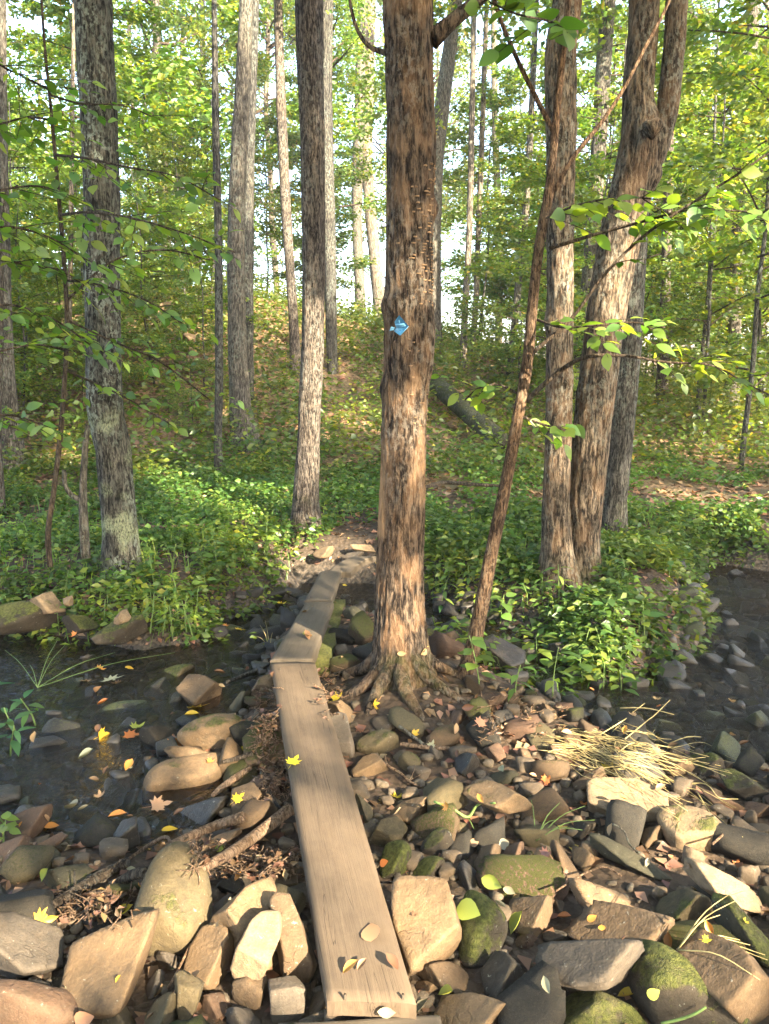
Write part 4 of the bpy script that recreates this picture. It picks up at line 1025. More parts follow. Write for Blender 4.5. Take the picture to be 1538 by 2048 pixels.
# bracket fungi stepping up the sunny side of the trunk
fb = MB(); r_ = np.random.default_rng(12)
for k in range(380):
    z_ = r_.choice([r_.uniform(1.5, 2.6), r_.uniform(1.35, 2.45)]); i = int(np.argmin(np.abs(PM[:, 2] - z_)))
    a = r_.normal(-.25, .62); Rr = RMm[i] * 1.02
    c = PM[i] + [Rr * math.cos(a), Rr * math.sin(a), 0]; d = np.array([math.cos(a), math.sin(a), 0]); sd_ = np.array([-d[1], d[0], 0])
    w, l = r_.uniform(.004, .014), r_.uniform(.004, .012)
    ring = [c - sd_ * w, c - sd_ * w * .7 + d * l * .75, c + d * l, c + sd_ * w * .7 + d * l * .75, c + sd_ * w]
    top = np.array(ring) + [0, 0, .002]; bt = np.array(ring) - d * .002 - [0, 0, .004]
    fb.add(np.concatenate([top, bt]), tris=[(0,1,2),(0,2,3),(0,3,4),(7,6,5),(8,7,5),(9,8,5)], quads=[(0,5,6,1),(1,6,7,2),(2,7,8,3),(3,8,9,4)])
M['fungus'] = flat_mat("fungus", (.20, .13, .075), .9, .05, .5, 30)
fo = obj("bracket_fungi", fb.mesh("bracket_fungi", M['fungus'], off=P[0], smooth=False), t_main); fo["kind"] = "stuff"; fo["label"] = "rows of tiny tan shelf fungi on the trunk"

# trail marker: a bent diamond of blue plastic with a curled torn corner
sgn = on_y(798, 653, MAIN_Y - .135)
def trail_marker():
    t = thing("trail_marker", "small blue diamond trail marker nailed to the big tree", "trail marker", loc=sgn)
    dep = (sgn - CAM).dot(AX_F)
    q = lambda x, y, off=0.0: np.array([(x - 769) / 1538 * 0 + (x - 798) / F * dep, -.165 - off - .9 * 0, -(y - 653) / F * dep])
    out = [(798, 631), (817, 652), (800, 671), (788, 662), (792, 655), (789, 644)]       # torn left corner
    f = np.array([q(*p) for p in out]); 
    # follow the trunk's curve
    def curve(v): v = v.copy(); v[:, 1] = -.012 + .8 * (v[:, 0] + .0) ** 2 * 4; return v
    ctr = f.mean(0); n = len(f)
    front = curve(np.concatenate([f, ctr[None]])); back = front + [0, .004, 0]
    tris = [(k, (k + 1) % n, n) for k in range(n)]; tris = [(b, a, c) for a, b, c in tris]
    tb = [(a + n + 1, c + n + 1, b + n + 1) for a, b, c in tris]
    qs = [(k, k + n + 1, (k + 1) % n + n + 1, (k + 1) % n) for k in range(n)]
    M['blue'] = flat_mat("blue", (.03, .13, .25), .5, .3, .25, 90)
    M['blue_pale'] = flat_mat("blue_pale", (.12, .30, .44), .5, .4, .15, 90)
    M['nail'] = flat_mat("nail", (.02, .02, .025), .5, .4, .1)
    obj("plate", mesh_np("plate", np.concatenate([front, back]), tris + tb, qs, mat=M['blue'], smooth=False), t)
    fl = np.array([q(779, 663), q(782, 654), q(790, 655), q(787, 661)]); fl[:, 1] = [-.05, -.03, -.012, -.02]
    obj("torn_flap", mesh_np("torn_flap", np.concatenate([fl, fl + [0, .003, 0]]), quads=[(3, 2, 1, 0), (4, 5, 6, 7), (0, 1, 5, 4), (1, 2, 6, 5), (2, 3, 7, 6), (3, 0, 4, 7)], mat=M['blue_pale'], smooth=False), t)
    def strip(name, quads, mat, yo=-.0145):
        v = np.array([q(*p) for p in quads]); v2 = curve(v); v2[:, 1] += yo + .012
        obj(name, mesh_np(name, np.concatenate([v2, v2 + [0, .0015, 0]]), quads=[(3, 2, 1, 0), (0, 1, 5, 4), (1, 2, 6, 5), (2, 3, 7, 6), (3, 0, 4, 7)], mat=mat, smooth=False), t)
    # pale marking: a little walking figure above, band with two rows of small lettering, lower edge
    for r0 in ((796.5, 640.5, 799, 643.5), (797.2, 643.5, 799.6, 646.5)):
        strip("printed_figure", [(r0[0], r0[1]), (r0[2], r0[1]), (r0[2] + .6, r0[3]), (r0[0] + .6, r0[3])], M['blue_pale'])
    strip("printed_band", [(790, 648.5), (808, 647), (812, 652), (793, 656)], M['blue_pale'])
    for row, yy in enumerate((650.0, 652.8)):
        for k in range(9):
            x0 = 792.5 + row * 1.2 + k * 1.85
            if x0 > 809: break
            strip("printed_letter", [(x0, yy), (x0 + 1.2, yy), (x0 + 1.2, yy + 1.7), (x0, yy + 1.7)], M['blue'], -.0165)
    strip("printed_edge", [(801, 669.5), (816.2, 652.6), (817, 653.6), (801, 671)], M['blue_pale'])
    hd = [q(800 + .9 * math.cos(a), 660.5 + .9 * math.sin(a)) for a in np.arange(8) * .785]
    hv = curve(np.array(hd)); hv[:, 1] -= .004
    obj("nail", mesh_np("nail", np.concatenate([hv, [hv.mean(0) - [0, .002, 0]]]), tris=[(k, (k + 1) % 8, 8) for k in range(8)], mat=M['nail'], smooth=False), t)
    t.rotation_euler = (0, 0, 0)
    return t
trail_marker()

# ------------------------------------------------------------------ the other named trees
green_lich = lambda zz, v, nz: np.clip(sstep(-.05, .35, nz) * (1 - sstep(1.2, 1.5, zz)) * sstep(.1, .4, zz) * .75, 0, 1)
t_left, _, _ = tree("tree", "thick grey-green lichen-spotted tree standing on the left bank", [(243, 1140, 82), (240, 1060, 72), (232, 970, 72), (226, 900, 72), (212, 830, 72), (207, 740, 72), (206, 640, 72), (205, 540, 70), (204, 420, 72), (200, 300, 72), (196, 180, 74), (190, 90, 76), (186, 0, 76), (184, -60, 76)],
     (243, 1150), M['bark_grey'], nseg=80, step=.022, amp=.008, flare=.02, seed=11, moss=.25, lichen=green_lich, crown=('canopy', 1, .9),
     knots=((2.62, 3.14, .025, .05), (2.35, 3.0, .02, .06)))
tree("tree", "straight grey-brown tree between the walkway and the hill, left of the marked tree", [(612, 1062, 62), (612, 1000, 54), (616, 900, 48), (620, 800, 47), (625, 700, 47), (627, 600, 47), (627, 480, 48), (626, 360, 50), (624, 240, 52), (620, 120, 56), (618, 0, 60), (617, -60, 60)],
     (612, 1062), M['bark_mid'], nseg=64, step=.03, amp=.008, flare=.045, seed=21, moss=.2, crown=('canopy', 2, .9))
tree("tree", "dark slim trunk close behind the straight grey-brown tree", [(665, 735, 22), (662, 640, 24), (660, 520, 26), (655, 380, 30), (650, 220, 32), (650, 90, 32), (652, 0, 32), (653, -50, 32)], (665, 745), M['bark_dark'], nseg=32, step=.06, seed=22, crown=('canopy', 3, .9))
tree("tree", "slender pale-footed tree left of the wide pale trunk", [(437, 950, 20), (436, 880, 17), (438, 780, 17), (438, 640, 17), (437, 500, 16), (434, 360, 16), (431, 230, 15), (430, 120, 13), (428, 0, 11), (427, -40, 10)], (437, 955), M['bark_dark'], nseg=28, step=.05, amp=.004, seed=31, up=3, crown=None)
tree("tree", "wide pale-barked tree at the foot of the hill", [(490, 880, 60), (482, 830, 48), (478, 760, 41), (474, 640, 37), (472, 500, 36), (474, 400, 35), (478, 300, 34), (484, 200, 32), (490, 80, 30), (494, -20, 30)], (490, 890), M['bark_pale'], nseg=48, step=.06, flare=.05, seed=33, crown=('canopy', 0, 1.0))
tree("tree", "grey trunk rising from behind the wide pale-barked tree", [(498, 830, 22), (497, 700, 22), (496, 560, 22), (497, 430, 22), (500, 300, 20), (504, 180, 20)], (498, 800), M['bark_dark'], nseg=28, step=.08, seed=34, crown=('canopy', 1, .9))
# double tree on the right: two stems from one foot
pair_b = [(1118, 1158, 92), (1114, 1100, 66), (1112, 1000, 54), (1116, 900, 54), (1118, 800, 54), (1119, 700, 54), (1120, 600, 54), (1120, 500, 56), (1120, 400, 58), (1122, 300, 60), (1122, 200, 66), (1122, 100, 66), (1135, 0, 60), (1140, -60, 58)]
gP = ground_hit(1130, 1165); PY = float(gP[1])
t_pair, PPp, _ = tree("tree", "left stem of the twin trunks on the green island, straight with brown bark", pair_b, None, M['bark_pair'], Y=PY, nseg=72, step=.026, amp=.010, freq=24, flare=.03, seed=41, moss=.3, crown=('canopy', 2, .9), knots=((1.62, -1.0, .02, .05), (2.0, 3.1, .025, .07)))
t_fork, PF, RF = tree("tree", "right stem of the twin trunks, leaning right and forking high up", [(1168, 1158, 74), (1168, 1080, 64), (1172, 1000, 68), (1180, 900, 76), (1190, 800, 78), (1203, 700, 78), (1217, 600, 80), (1235, 500, 84), (1256, 400, 86), (1275, 330, 90), (1284, 270, 84), (1277, 200, 62), (1283, 100, 62), (1289, 0, 60), (1292, -60, 60)], None, M['bark_pair'], Y=PY + .08, nseg=80, step=.024, amp=.012, freq=22, flare=.02, seed=43, moss=.35, moss_h=.25, crown=('canopy', 3, .9), knots=((3.0, -.4, .03, .06),))
b0 = np.array(t_fork.location)
Pf, rf = px_path([(1280, 360, 56), (1308, 300, 56), (1330, 240, 46), (1342, 160, 43), (1350, 60, 43), (1357, -60, 43)], PY + .06)
Pf, rf = extend_up(Pf, rf, 6)
trunk_obj(t_fork, Pf, rf, M['bark_pair'], nseg=48, step=.03, amp=.009, freq=24, seed=45, base=b0, name="fork_stem")
Pk, rk = px_path([(1296, 262, 40), (1312, 252, 34), (1322, 250, 26)], PY - .14)
trunk_obj(t_fork, Pk, rk, M['bark_pair'], nseg=20, step=.02, amp=.006, freq=40, seed=46, base=b0, name="broken_stub")
tree("tree", "dark grey furrowed tree just behind the twin trunks", [(1224, 1078, 62), (1228, 1000, 54), (1238, 900, 54), (1248, 800, 54), (1256, 700, 54), (1262, 600, 52), (1268, 500, 50), (1275, 380, 48), (1284, 200, 46), (1292, 0, 44)], (1224, 1080), M['bark_dark'], nseg=56, step=.035, amp=.009, freq=26, flare=.02, seed=47, moss=.1, crown=('canopy', 0, .85))
tree("tree", "pale grey trunk with hanging vine seen between the twin trunks", [(1162, 740, 34), (1172, 640, 34), (1182, 520, 33), (1190, 400, 32), (1200, 260, 32), (1208, 120, 32), (1215, 20, 32), (1218, -40, 32)], (1160, 800), M['bark_pale'], nseg=32, step=.07, seed=51, crown=('canopy', 1, 1.0))
tree("tree", "pale lichen trunk at the left edge of the picture", [(28, 930, 56), (18, 840, 40), (10, 740, 38), (4, 600, 38), (0, 450, 38), (-4, 300, 38), (-6, 100, 38), (-8, -40, 38)], (30, 940), M['bark_pale'], nseg=36, step=.05, flare=.03, seed=53, crown=('canopy', 2, .9))
tree("tree", "brown trunk sliver at the very left edge, nearer the stream", [(-12, 1020, 44), (-14, 900, 34), (-14, 780, 34), (-10, 640, 34), (-16, 400, 34), (-30, 100, 34)], (-12, 1030), M['bark_mid'], nseg=36, step=.05, flare=.02, seed=54, crown=('canopy', 3, .8))
BG = [  # trunks up the hill that can be told apart
 ("brown trunk on the slope left of the straight grey-brown tree", [(592, 750, 26), (588, 660, 20), (580, 540, 20), (572, 420, 22), (566, 300, 22), (560, 150, 20), (556, 0, 18)], 'bark_mid'),
 ("sunlit pale trunk on the slope right of the straight grey-brown tree", [(722, 640, 24), (718, 540, 22), (714, 440, 22), (716, 320, 24), (722, 160, 24), (726, 0, 22)], 'bark_pale'),
 ("grey trunk just left of the marked tree on the crest", [(762, 640, 28), (752, 540, 26), (742, 440, 24), (734, 320, 24), (738, 160, 22), (742, 0, 20)], 'bark_far'),
 ("pale trunk curving up behind the marked tree's right side", [(868, 700, 36), (866, 560, 34), (868, 420, 32), (874, 300, 32), (886, 200, 32), (898, 110, 30), (912, 0, 28)], 'bark_pale'),
 ("thin trunk right of the marked tree, left of a close pair", [(926, 735, 16), (930, 620, 14), (938, 480, 13), (942, 330, 13), (945, 180, 12), (948, 0, 11)], 'bark_far'),
 ("thin trunk right of the marked tree, right of a close pair", [(944, 715, 14), (952, 600, 12), (956, 480, 12), (962, 330, 12), (968, 160, 11), (974, 0, 10)], 'bark_far'),
 ("straight far trunk midway between marked tree and twin trunks", [(998, 640, 16), (1000, 520, 15), (996, 400, 15), (990, 250, 14), (988, 60, 13)], 'bark_far'),
 ("leaning far trunk just left of the leaning sapling", [(1018, 760, 16), (1030, 640, 15), (1042, 520, 15), (1054, 390, 14), (1062, 240, 13), (1070, 60, 12)], 'bark_pale'),
 ("dark round trunk standing right of the twin trunks", [(1322, 815, 30), (1326, 720, 22), (1330, 600, 20), (1334, 470, 20), (1338, 320, 18), (1342, 120, 16)], 'bark_mid'),
 ("pale spotted trunk near the right edge", [(1462, 820, 34), (1466, 720, 28), (1472, 560, 27), (1480, 400, 27), (1490, 240, 27), (1502, 90, 27), (1510, -20, 27)], 'bark_pale'),
 ("thin dark stem left of the pale spotted trunk", [(1394, 840, 12), (1402, 740, 10), (1412, 640, 9), (1420, 540, 8), (1424, 420, 7)], 'bark_dark'),
 ("far pale trunk on the crest left of the wide pale tree", [(354, 560, 16), (354, 500, 14), (356, 430, 14), (360, 320, 13), (364, 150, 12)], 'bark_far'),
 ("slim stem on the slope between left-edge tree and lichen-spotted tree", [(132, 800, 12), (136, 690, 11), (140, 580, 10), (142, 440, 10), (144, 300, 9), (146, 150, 8)], 'bark_far'),
]
def far_solve(x, yb):
    g = ground_hit(x, yb)
    return min(float(g[1]), 30.0)
for k, (lb, pts, mt) in enumerate(BG):
    tree("tree", lb, pts, None, M[mt], Y=far_solve(pts[0][0], pts[0][1]), up=6, nseg=20, step=.12, amp=.006, freq=16, flare=.02, seed=60 + k, crown=('canopy', k, .9))

# fallen trunk lying down the slope behind the marked tree
a_, b_ = ground_hit(880, 800), ground_hit(985, 905)
Pl = np.linspace(a_ + [-.3, .6, .45], b_ + [.1, -.2, .10], 8); Pl[:, 2] += .05
t_ = thing("fallen_tree", "mossy fallen trunk lying down the slope right of the marked tree", "log", loc=Pl[0])
trunk_obj(t_, Pl, np.linspace(.17, .15, 8), M['bark_dark'], nseg=28, step=.06, seed=91, base=Pl[0], moss=.6, moss_h=9)

# far forest: alike trees filling the background
def far_tree(x, y, k, scale, under=False, group="far trees on the hill", label="slender far tree among many on the hill behind"):
    z = gz(x, y)
    t = thing("tree", label, "tree", loc=(x, y, z - .1), group=group)
    me = FAR_TRUNK[k % len(FAR_TRUNK)] if not under else FAR_STEM[k % len(FAR_STEM)]
    o = obj("trunk", me, t); o.scale = (scale, scale, 1.0 if not under else scale); o.rotation_euler = (0, 0, k * 1.7)
    add_crown(t, 'under' if under else 'canopy', k, (scale,) * 3, k * 2.39, limbs=True)
    return t
def simple_trunk(seed, h, r0, r1, wob, mat, n=14):
    r = np.random.default_rng(seed); m = 9
    P_ = np.zeros((m, 3)); P_[:, 2] = np.linspace(-.2, h, m); P_[:, :2] = np.cumsum(r.normal(0, wob, (m, 2)), 0)
    P_[0, :2] = 0
    PP_, rr_, s_ = resample(P_, np.linspace(r0, r1, m), h / 40)
    th = np.arange(n) * 6.283 / n
    d = .05 * rr_[:, None] * perlin(np.stack([np.cos(th)[None] * 2 + 0 * rr_[:, None], np.sin(th)[None] * 2 + 0 * rr_[:, None], np.repeat(s_[:, None] * 2, n, 1)], -1))
    v, q, t = tube(PP_, rr_, n, d)
    return mesh_np("far_trunk", v, t, q, {"mask": np.tile([0, 0, 0, 1.0], (len(v), 1))}, mat=mat)
FAR_TRUNK = [simple_trunk(s, 17, .16, .07, .12, M[m]) for s, m in ((1, 'bark_far'), (2, 'bark_pale'), (3, 'bark_mid'), (4, 'bark_far'))]
FAR_STEM = [simple_trunk(s, 6.1, .035, .01, .05, M['bark_dark']) for s in (5, 6, 7)]
fr = np.random.default_rng(77)
pts_f = []
def ok(x, y, dmin): return all((x - a) ** 2 + (y - b) ** 2 > dmin ** 2 for a, b in pts_f)
n = 0
while n < 30:
    y = fr.uniform(21, 46); x = fr.uniform(-.62, .62) * y
    if not ok(x, y, 2.2): continue
    pts_f.append((x, y)); far_tree(x, y, n, fr.uniform(.75, 1.15)); n += 1
n = 0; pts_f = []
while n < 54:
    y = fr.uniform(7.6, 26); x = fr.uniform(-.66, .66) * y
    if -2.6 < x < 2.2 and y < 13.5: continue
    if x > 0 and y < 9.5: continue
    if y < 9.5 and x > -3.4: continue
    if -.17 < x / y < .1 and y < 22: continue
    if not ok(x, y, 1.35): continue
    if -.2 < x / y < .16 and fr.random() < .4: n += 1; continue
    pts_f.append((x, y)); far_tree(x, y, n, fr.uniform(.6, 1.1), True, "understorey trees on the slope", "leafy understorey tree with layered branches on the slope"); n += 1

for k in range(14):
    x, y = fr.uniform(-6.2, -2.3), fr.uniform(8.6, 13.5)
    if -5.2 * y / 20 < x < -3.0 * y / 20 and k % 2: continue
    far_tree(x, y, k + 3, fr.uniform(.3, .6), True, "young saplings at the foot of the hill", "young leafy sapling at the left foot of the hill")

for k in range(8):
    y = fr.uniform(19, 31); x = fr.uniform(.14, .5) * y
    far_tree(x, y, k + 1, fr.uniform(.9, 1.35), True, "understorey trees on the slope", "leafy understorey tree with layered branches on the slope")

for k in range(9):
    y = fr.uniform(13, 20); x = fr.choice([-1, 1]) * fr.uniform(.14, .6) * y
    far_tree(x, y, k + 2, fr.uniform(.8, 1.25), True, "understorey trees on the slope", "leafy understorey tree with layered branches on the slope")
for k in range(34):
    y = fr.uniform(10.5, 19); x = fr.uniform(-.5, .55) * y
    if -.2 < x / y < .12: continue
    far_tree(x, y, k, fr.uniform(.16, .34), True, "low leafy shrubs on the hillside", "low leafy shrub growing out of the hillside litter")
# ------------------------------------------------------------------ single leaves, near branches
def leaf_shape(outline, mat, fold=.18, curl=.12, seed=0):
    """outline: half-outline [(t along, half width)], mirrored; unit length along +Y, face +Z"""
    r = np.random.default_rng(seed)
    n = len(outline); v = []
    for (t, w) in outline: v.append((0, t, -curl * t * t + .02))
    for s in (1, -1):
        for (t, w) in outline: v.append((s * w, t, fold * w - curl * t * t + r.uniform(-.015, .015)))
    v = np.array(v); tri, q = [], []
    for k in range(n - 1):
        q.append((k, n + k, n + k + 1, k + 1)); q.append((k, k + 1, 2 * n + k + 1, 2 * n + k))
    return mesh_np("leaf", v, quads=q, mat=mat)
OVATE = [(0, .015), (.12, .17), (.3, .27), (.5, .29), (.7, .22), (.87, .1), (1, .005)]
BROAD = [(0, .02), (.08, .24), (.25, .38), (.45, .40), (.65, .32), (.85, .15), (1, .005)]
LANCE = [(0, .01), (.15, .11), (.35, .17), (.6, .15), (.8, .08), (1, .004)]
MAPLE_PTS = [(0, -.0), (.10, .02), (.34, -.06), (.30, .12), (.52, .20), (.36, .30), (.50, .56), (.28, .48), (.20, .58), (.12, .54), (.16, .74), (0, 1.0)]
def maple_mesh(mat, curl, seed):
    r = np.random.default_rng(seed)
    half = np.array(MAPLE_PTS); left = half[-2:0:-1] * [-1, 1]
    o = np.concatenate([half, left]); n = len(o)
    z = curl * (o[:, 0] ** 2 * 1.5 + (o[:, 1] - .4) ** 2) + r.uniform(-.03, .03, n)
    v = np.concatenate([np.column_stack([o, z]), [[0, .36, .02]]])
    st = np.array([[-.012, 0, 0], [.012, 0, 0], [.04, -.45, -.02 + curl * .2], [.02, -.45, -.02 + curl * .2]])
    v = np.concatenate([v, st]); b = n + 1
    return mesh_np("leaf", v, tris=[(k, (k + 1) % n, n) for k in range(n)], quads=[(b, b + 3, b + 2, b + 1)], mat=mat)
LEAF = {'ovate': leaf_shape(OVATE, M['leaf_obj'], .2, .18), 'broad': leaf_shape(BROAD, M['leaf_obj'], .15, .15, 2), 'lance': leaf_shape(LANCE, M['leaf_obj'], .25, .3, 3),
        'dry_ovate': leaf_shape(BROAD, M['dry_leaf'], .2, .06, 4), 'dry_maple': maple_mesh(M['dry_leaf'], .3, 5), 'dry_maple2': maple_mesh(M['dry_leaf'], .7, 6), 'dry_curl': leaf_shape(OVATE, M['dry_leaf'], 1.1, -.5, 7)}
def orient(D, Nn):
    D = unit(D); X = unit(np.cross(D, Nn)); Z = np.cross(X, D)
    return Matrix((X, D, Z)).transposed().to_quaternion()
def put_leaf(parent, base, kind, p, D, Nn, size, col, name="leaf"):
    o = bpy.data.objects.new(name, LEAF[kind]); COL.objects.link(o); o.parent = parent
    o.location = np.asarray(p) - base; o.rotation_mode = 'QUATERNION'; o.rotation_quaternion = orient(D, Nn)
    o.scale = (size, size, size); o.color = (*col, 1); return o
def pick(names, probs, r):
    return np.array(PAL[names[r.choice(len(names), p=np.array(probs) / sum(probs))]]) * r.uniform(.95, 1.5)

def leafy_branch(t, base, pts, Y, mat, r, n_tw, size, kind='ovate', names=('mid', 'yg', 'green'), probs=(4, 3, 2), start=.3, tw_len=.16, per=5, dn=-.12, name="branch"):
    """a branch (part of tree t) with twigs and single leaves as its own pieces"""
    P_, r_ = px_path(pts, Y)
    b, PP, RR = trunk_obj(t, P_, r_, mat, nseg=8, step=.04, amp=.0015, freq=40, base=base, name=name, seed=len(pts))
    ax = unit(P_[-1] - P_[0])
    for k in range(n_tw):
        s = start + (1 - start) * (k + r.uniform(0, .8)) / n_tw
        i = min(len(PP) - 1, int(s * (len(PP) - 1))); p0 = PP[i]
        side = unit(np.cross(ax, [0, 0, 1])) * (1 if k % 2 else -1)
        d = unit(ax * r.uniform(.4, .9) + side * r.uniform(.3, .9) + [0, 0, r.uniform(-.5, .4)])
        L = tw_len * r.uniform(.7, 1.4)
        ss = np.linspace(0, 1, 4); Q = p0 + d * (ss * L)[:, None]; Q[:, 2] -= .12 * L * ss ** 2
        v, q, tr = tube(Q, np.linspace(.003, .0015, 4), 4)
        tw = obj("twig", mesh_np("twig", v - base, tr, q, mat=mat), b)
        for j in range(per):
            f = (j + .6) / per; pj = p0 + d * (f * L); pj[2] -= .12 * L * f * f
            sd2 = unit(np.cross(d, [0, 0, 1])) * (1 if j % 2 else -1)
            D = unit(d * .6 + sd2 * (.9 if j < per - 1 else .1) + [0, 0, dn + r.normal(0, .25)])
            Nn = np.array([0, 0, 1.0]) + r.normal(0, .45, 3) + np.array([0, -.3, 0])
            put_leaf(b, base, kind, pj, D, Nn, size * r.uniform(.65, 1.15), pick(names, probs, r))
    return b

# leaning sapling right of the marked tree
rs = np.random.default_rng(5)
SY = 4.02
sp = [(905, 1392, 54), (932, 1338, 40), (958, 1235, 35), (982, 1110, 32), (1008, 985, 30), (1034, 845, 28), (1056, 715, 27), (1068, 580, 25), (1084, 455, 24), (1096, 395, 24), (1104, 330, 20), (1112, 240, 19), (1122, 140, 17), (1133, 45, 15), (1140, -60, 14)]
sp = [(x, y, w * .88) for x, y, w in sp]
Ps, rs_ = px_path(sp, [3.98, 4.0] + [SY] * 13)
Ps = np.concatenate([Ps[:1] + [[-.03, 0, -.1]], Ps]); rs_ = np.concatenate([[rs_[0]], rs_])
Ps, rs_ = extend_up(Ps, rs_, 2.0)
t_sap = thing("sapling", "slim leaning brown sapling right of the marked tree, with leafy side branches", "sapling", loc=Ps[0]); sb = Ps[0]
trunk_obj(t_sap, Ps, rs_, M['bark_sap'], nseg=28, step=.02, amp=.003, freq=45, flare=.012, lobes=4, flare_h=.08, seed=71, base=sb)
for pts in ([(1106, 262, 11), (1072, 195, 11), (1035, 120, 10), (1005, 50, 9), (985, -10, 9), (965, -70, 8)], [(1108, 382, 11), (1150, 310, 10), (1195, 255, 9), (1240, 190, 8), (1290, 95, 8), (1335, 10, 7), (1360, -50, 7)]):
    branch(t_sap, sb, pts, SY, M['bark_sap'], n=8)
leafy_branch(t_sap, sb, [(1098, 497, 9), (1200, 466, 7), (1290, 442, 6), (1370, 421, 5), (1460, 421, 4), (1560, 430, 4)], [SY, 3.95, 3.85, 3.75, 3.7, 3.65], M['twig'], rs, 12, .10, tw_len=.22, per=4, start=.35)
leafy_branch(t_sap, sb, [(1066, 705, 10), (1140, 640, 8), (1210, 548, 7), (1290, 470, 7), (1390, 402, 6), (1480, 345, 5), (1560, 290, 5)], [SY, 3.95, 3.85, 3.8, 3.7, 3.65, 3.6], M['twig'], rs, 12, .10, tw_len=.22, per=4, start=.4)
leafy_branch(t_sap, sb, [(1052, 802, 12), (1100, 758, 11), (1165, 716, 9), (1240, 711, 7), (1330, 724, 5), (1430, 733, 4), (1490, 765, 3), (1560, 800, 3)], [SY, 3.95, 3.85, 3.8, 3.75, 3.7, 3.65, 3.6], M['twig'], rs, 10, .09, tw_len=.2, per=4, start=.5, names=('mid', 'yg', 'yellow'), probs=(4, 3, .6))
leafy_branch(t_sap, sb, [(1075, 640, 6), (1130, 655, 5), (1200, 650, 4), (1270, 645, 4), (1330, 655, 3)], [SY, 3.8, 3.65, 3.6, 3.55], M['twig'], rs, 10, .10, tw_len=.2, per=4, start=.15)
leafy_branch(t_sap, sb, [(1085, 440, 6), (1140, 415, 5), (1200, 400, 4), (1270, 395, 4), (1320, 400, 3)], [SY, 3.9, 3.8, 3.75, 3.7], M['twig'], rs, 9, .105, tw_len=.2, per=4, start=.05, names=('yg', 'mid'), probs=(3, 2))
leafy_branch(t_sap, sb, [(1130, 60, 6), (1090, 40, 5), (1040, 30, 4), (980, 5, 4)], [SY, 3.8, 3.7, 3.6], M['twig'], rs, 7, .11, tw_len=.2, per=5, start=.1, kind='broad', names=('mid', 'green'), probs=(3, 2))
leafy_branch(t_sap, sb, [(1040, 790, 6), (1000, 770, 5), (960, 775, 4), (930, 800, 3)], [SY, 4.1, 4.2, 4.3], M['twig'], rs, 6, .085, tw_len=.2, per=4, start=.1)
leafy_branch(t_sap, sb, [(1035, 830, 6), (1090, 850, 5), (1130, 860, 4)], [SY, 3.95, 3.9], M['twig'], rs, 5, .09, tw_len=.18, per=4, start=.1)

# dark thin sapling on the left bank with branches reaching across the grey-green tree
LY = 5.0
lp = [(96, 1075, 12), (108, 980, 11), (120, 880, 11), (128, 780, 10), (134, 660, 9), (128, 520, 9), (116, 380, 8), (104, 240, 7), (90, 100, 6), (80, -40, 5)]
Pl_, rl_ = px_path(lp, LY)
Pl_ = np.concatenate([Pl_[:1] - [[0, 0, .2]], Pl_]); rl_ = np.concatenate([[rl_[0]], rl_])
t_ls = thing("sapling", "thin dark sapling on the left bank with leafy branches crossing the grey-green tree", "sapling", loc=Pl_[0])
trunk_obj(t_ls, Pl_, rl_, M['twig'], nseg=12, step=.05, amp=.002, freq=40, seed=72, base=Pl_[0])
lbs = [([(120, 430, 6), (190, 425, 5), (280, 440, 4), (380, 470, 3), (470, 505, 3)], [LY, 4.6, 4.35, 4.3, 4.3], 11), ([(110, 310, 6), (180, 318, 5), (260, 335, 4), (350, 352, 3), (440, 400, 3)], [LY, 4.6, 4.4, 4.3, 4.2], 11),
       ([(128, 560, 5), (200, 570, 4), (290, 600, 4), (370, 650, 3)], [LY, 4.8, 4.7, 4.9], 8), ([(116, 380, 5), (60, 372, 4), (0, 380, 4), (-60, 390, 3)], [LY, 4.7, 4.5, 4.4], 8),
       ([(104, 240, 5), (50, 235, 4), (0, 248, 4), (-60, 260, 3)], [LY, 4.7, 4.5, 4.4], 8), ([(132, 700, 5), (70, 690, 4), (10, 700, 4), (-60, 720, 3)], [LY, 4.7, 4.5, 4.4], 9),
       ([(134, 640, 5), (220, 680, 4), (330, 730, 4), (420, 800, 3)], [LY, 5.3, 5.9, 6.2], 10), ([(128, 540, 5), (60, 530, 4), (0, 520, 4), (-60, 520, 3)], [LY, 4.7, 4.5, 4.4], 8),
       ([(100, 180, 5), (40, 150, 4), (0, 130, 4), (-60, 90, 3)], [LY, 4.6, 4.4, 4.2], 7), ([(100, 190, 5), (150, 205, 4), (260, 215, 3), (320, 240, 3)], [LY, 5.2, 5.6, 5.8], 7)]
t_lo = thing("overhanging_branch", "leafy branches reaching into the picture from the left edge", "branch", loc=on_y(-75, 400, 4.4)); lo_b = np.array(t_lo.location)
trunk_obj(t_lo, *px_path([(-62, 900, 14), (-66, 700, 13), (-64, 500, 12), (-62, 300, 10), (-60, 80, 8)], 4.4), M['twig'], nseg=10, step=.05, amp=.002, freq=40, base=lo_b, name="main_stem")
lbs += [([(-60, 620, 6), (20, 610, 5), (110, 640, 4), (180, 690, 3)], [4.4, 4.5, 4.6, 4.7], 9), ([(-60, 460, 6), (30, 455, 5), (110, 480, 4), (170, 520, 3)], [4.4, 4.5, 4.6, 4.7], 9), ([(-60, 840, 6), (20, 830, 5), (90, 850, 4)], [4.4, 4.5, 4.6], 7),
        ([(134, 600, 5), (230, 520, 4), (330, 500, 4), (420, 520, 3)], [LY, 5.2, 5.4, 5.6], 10), ([(130, 740, 5), (260, 800, 4), (360, 860, 3)], [LY, 5.6, 6.0], 8)]
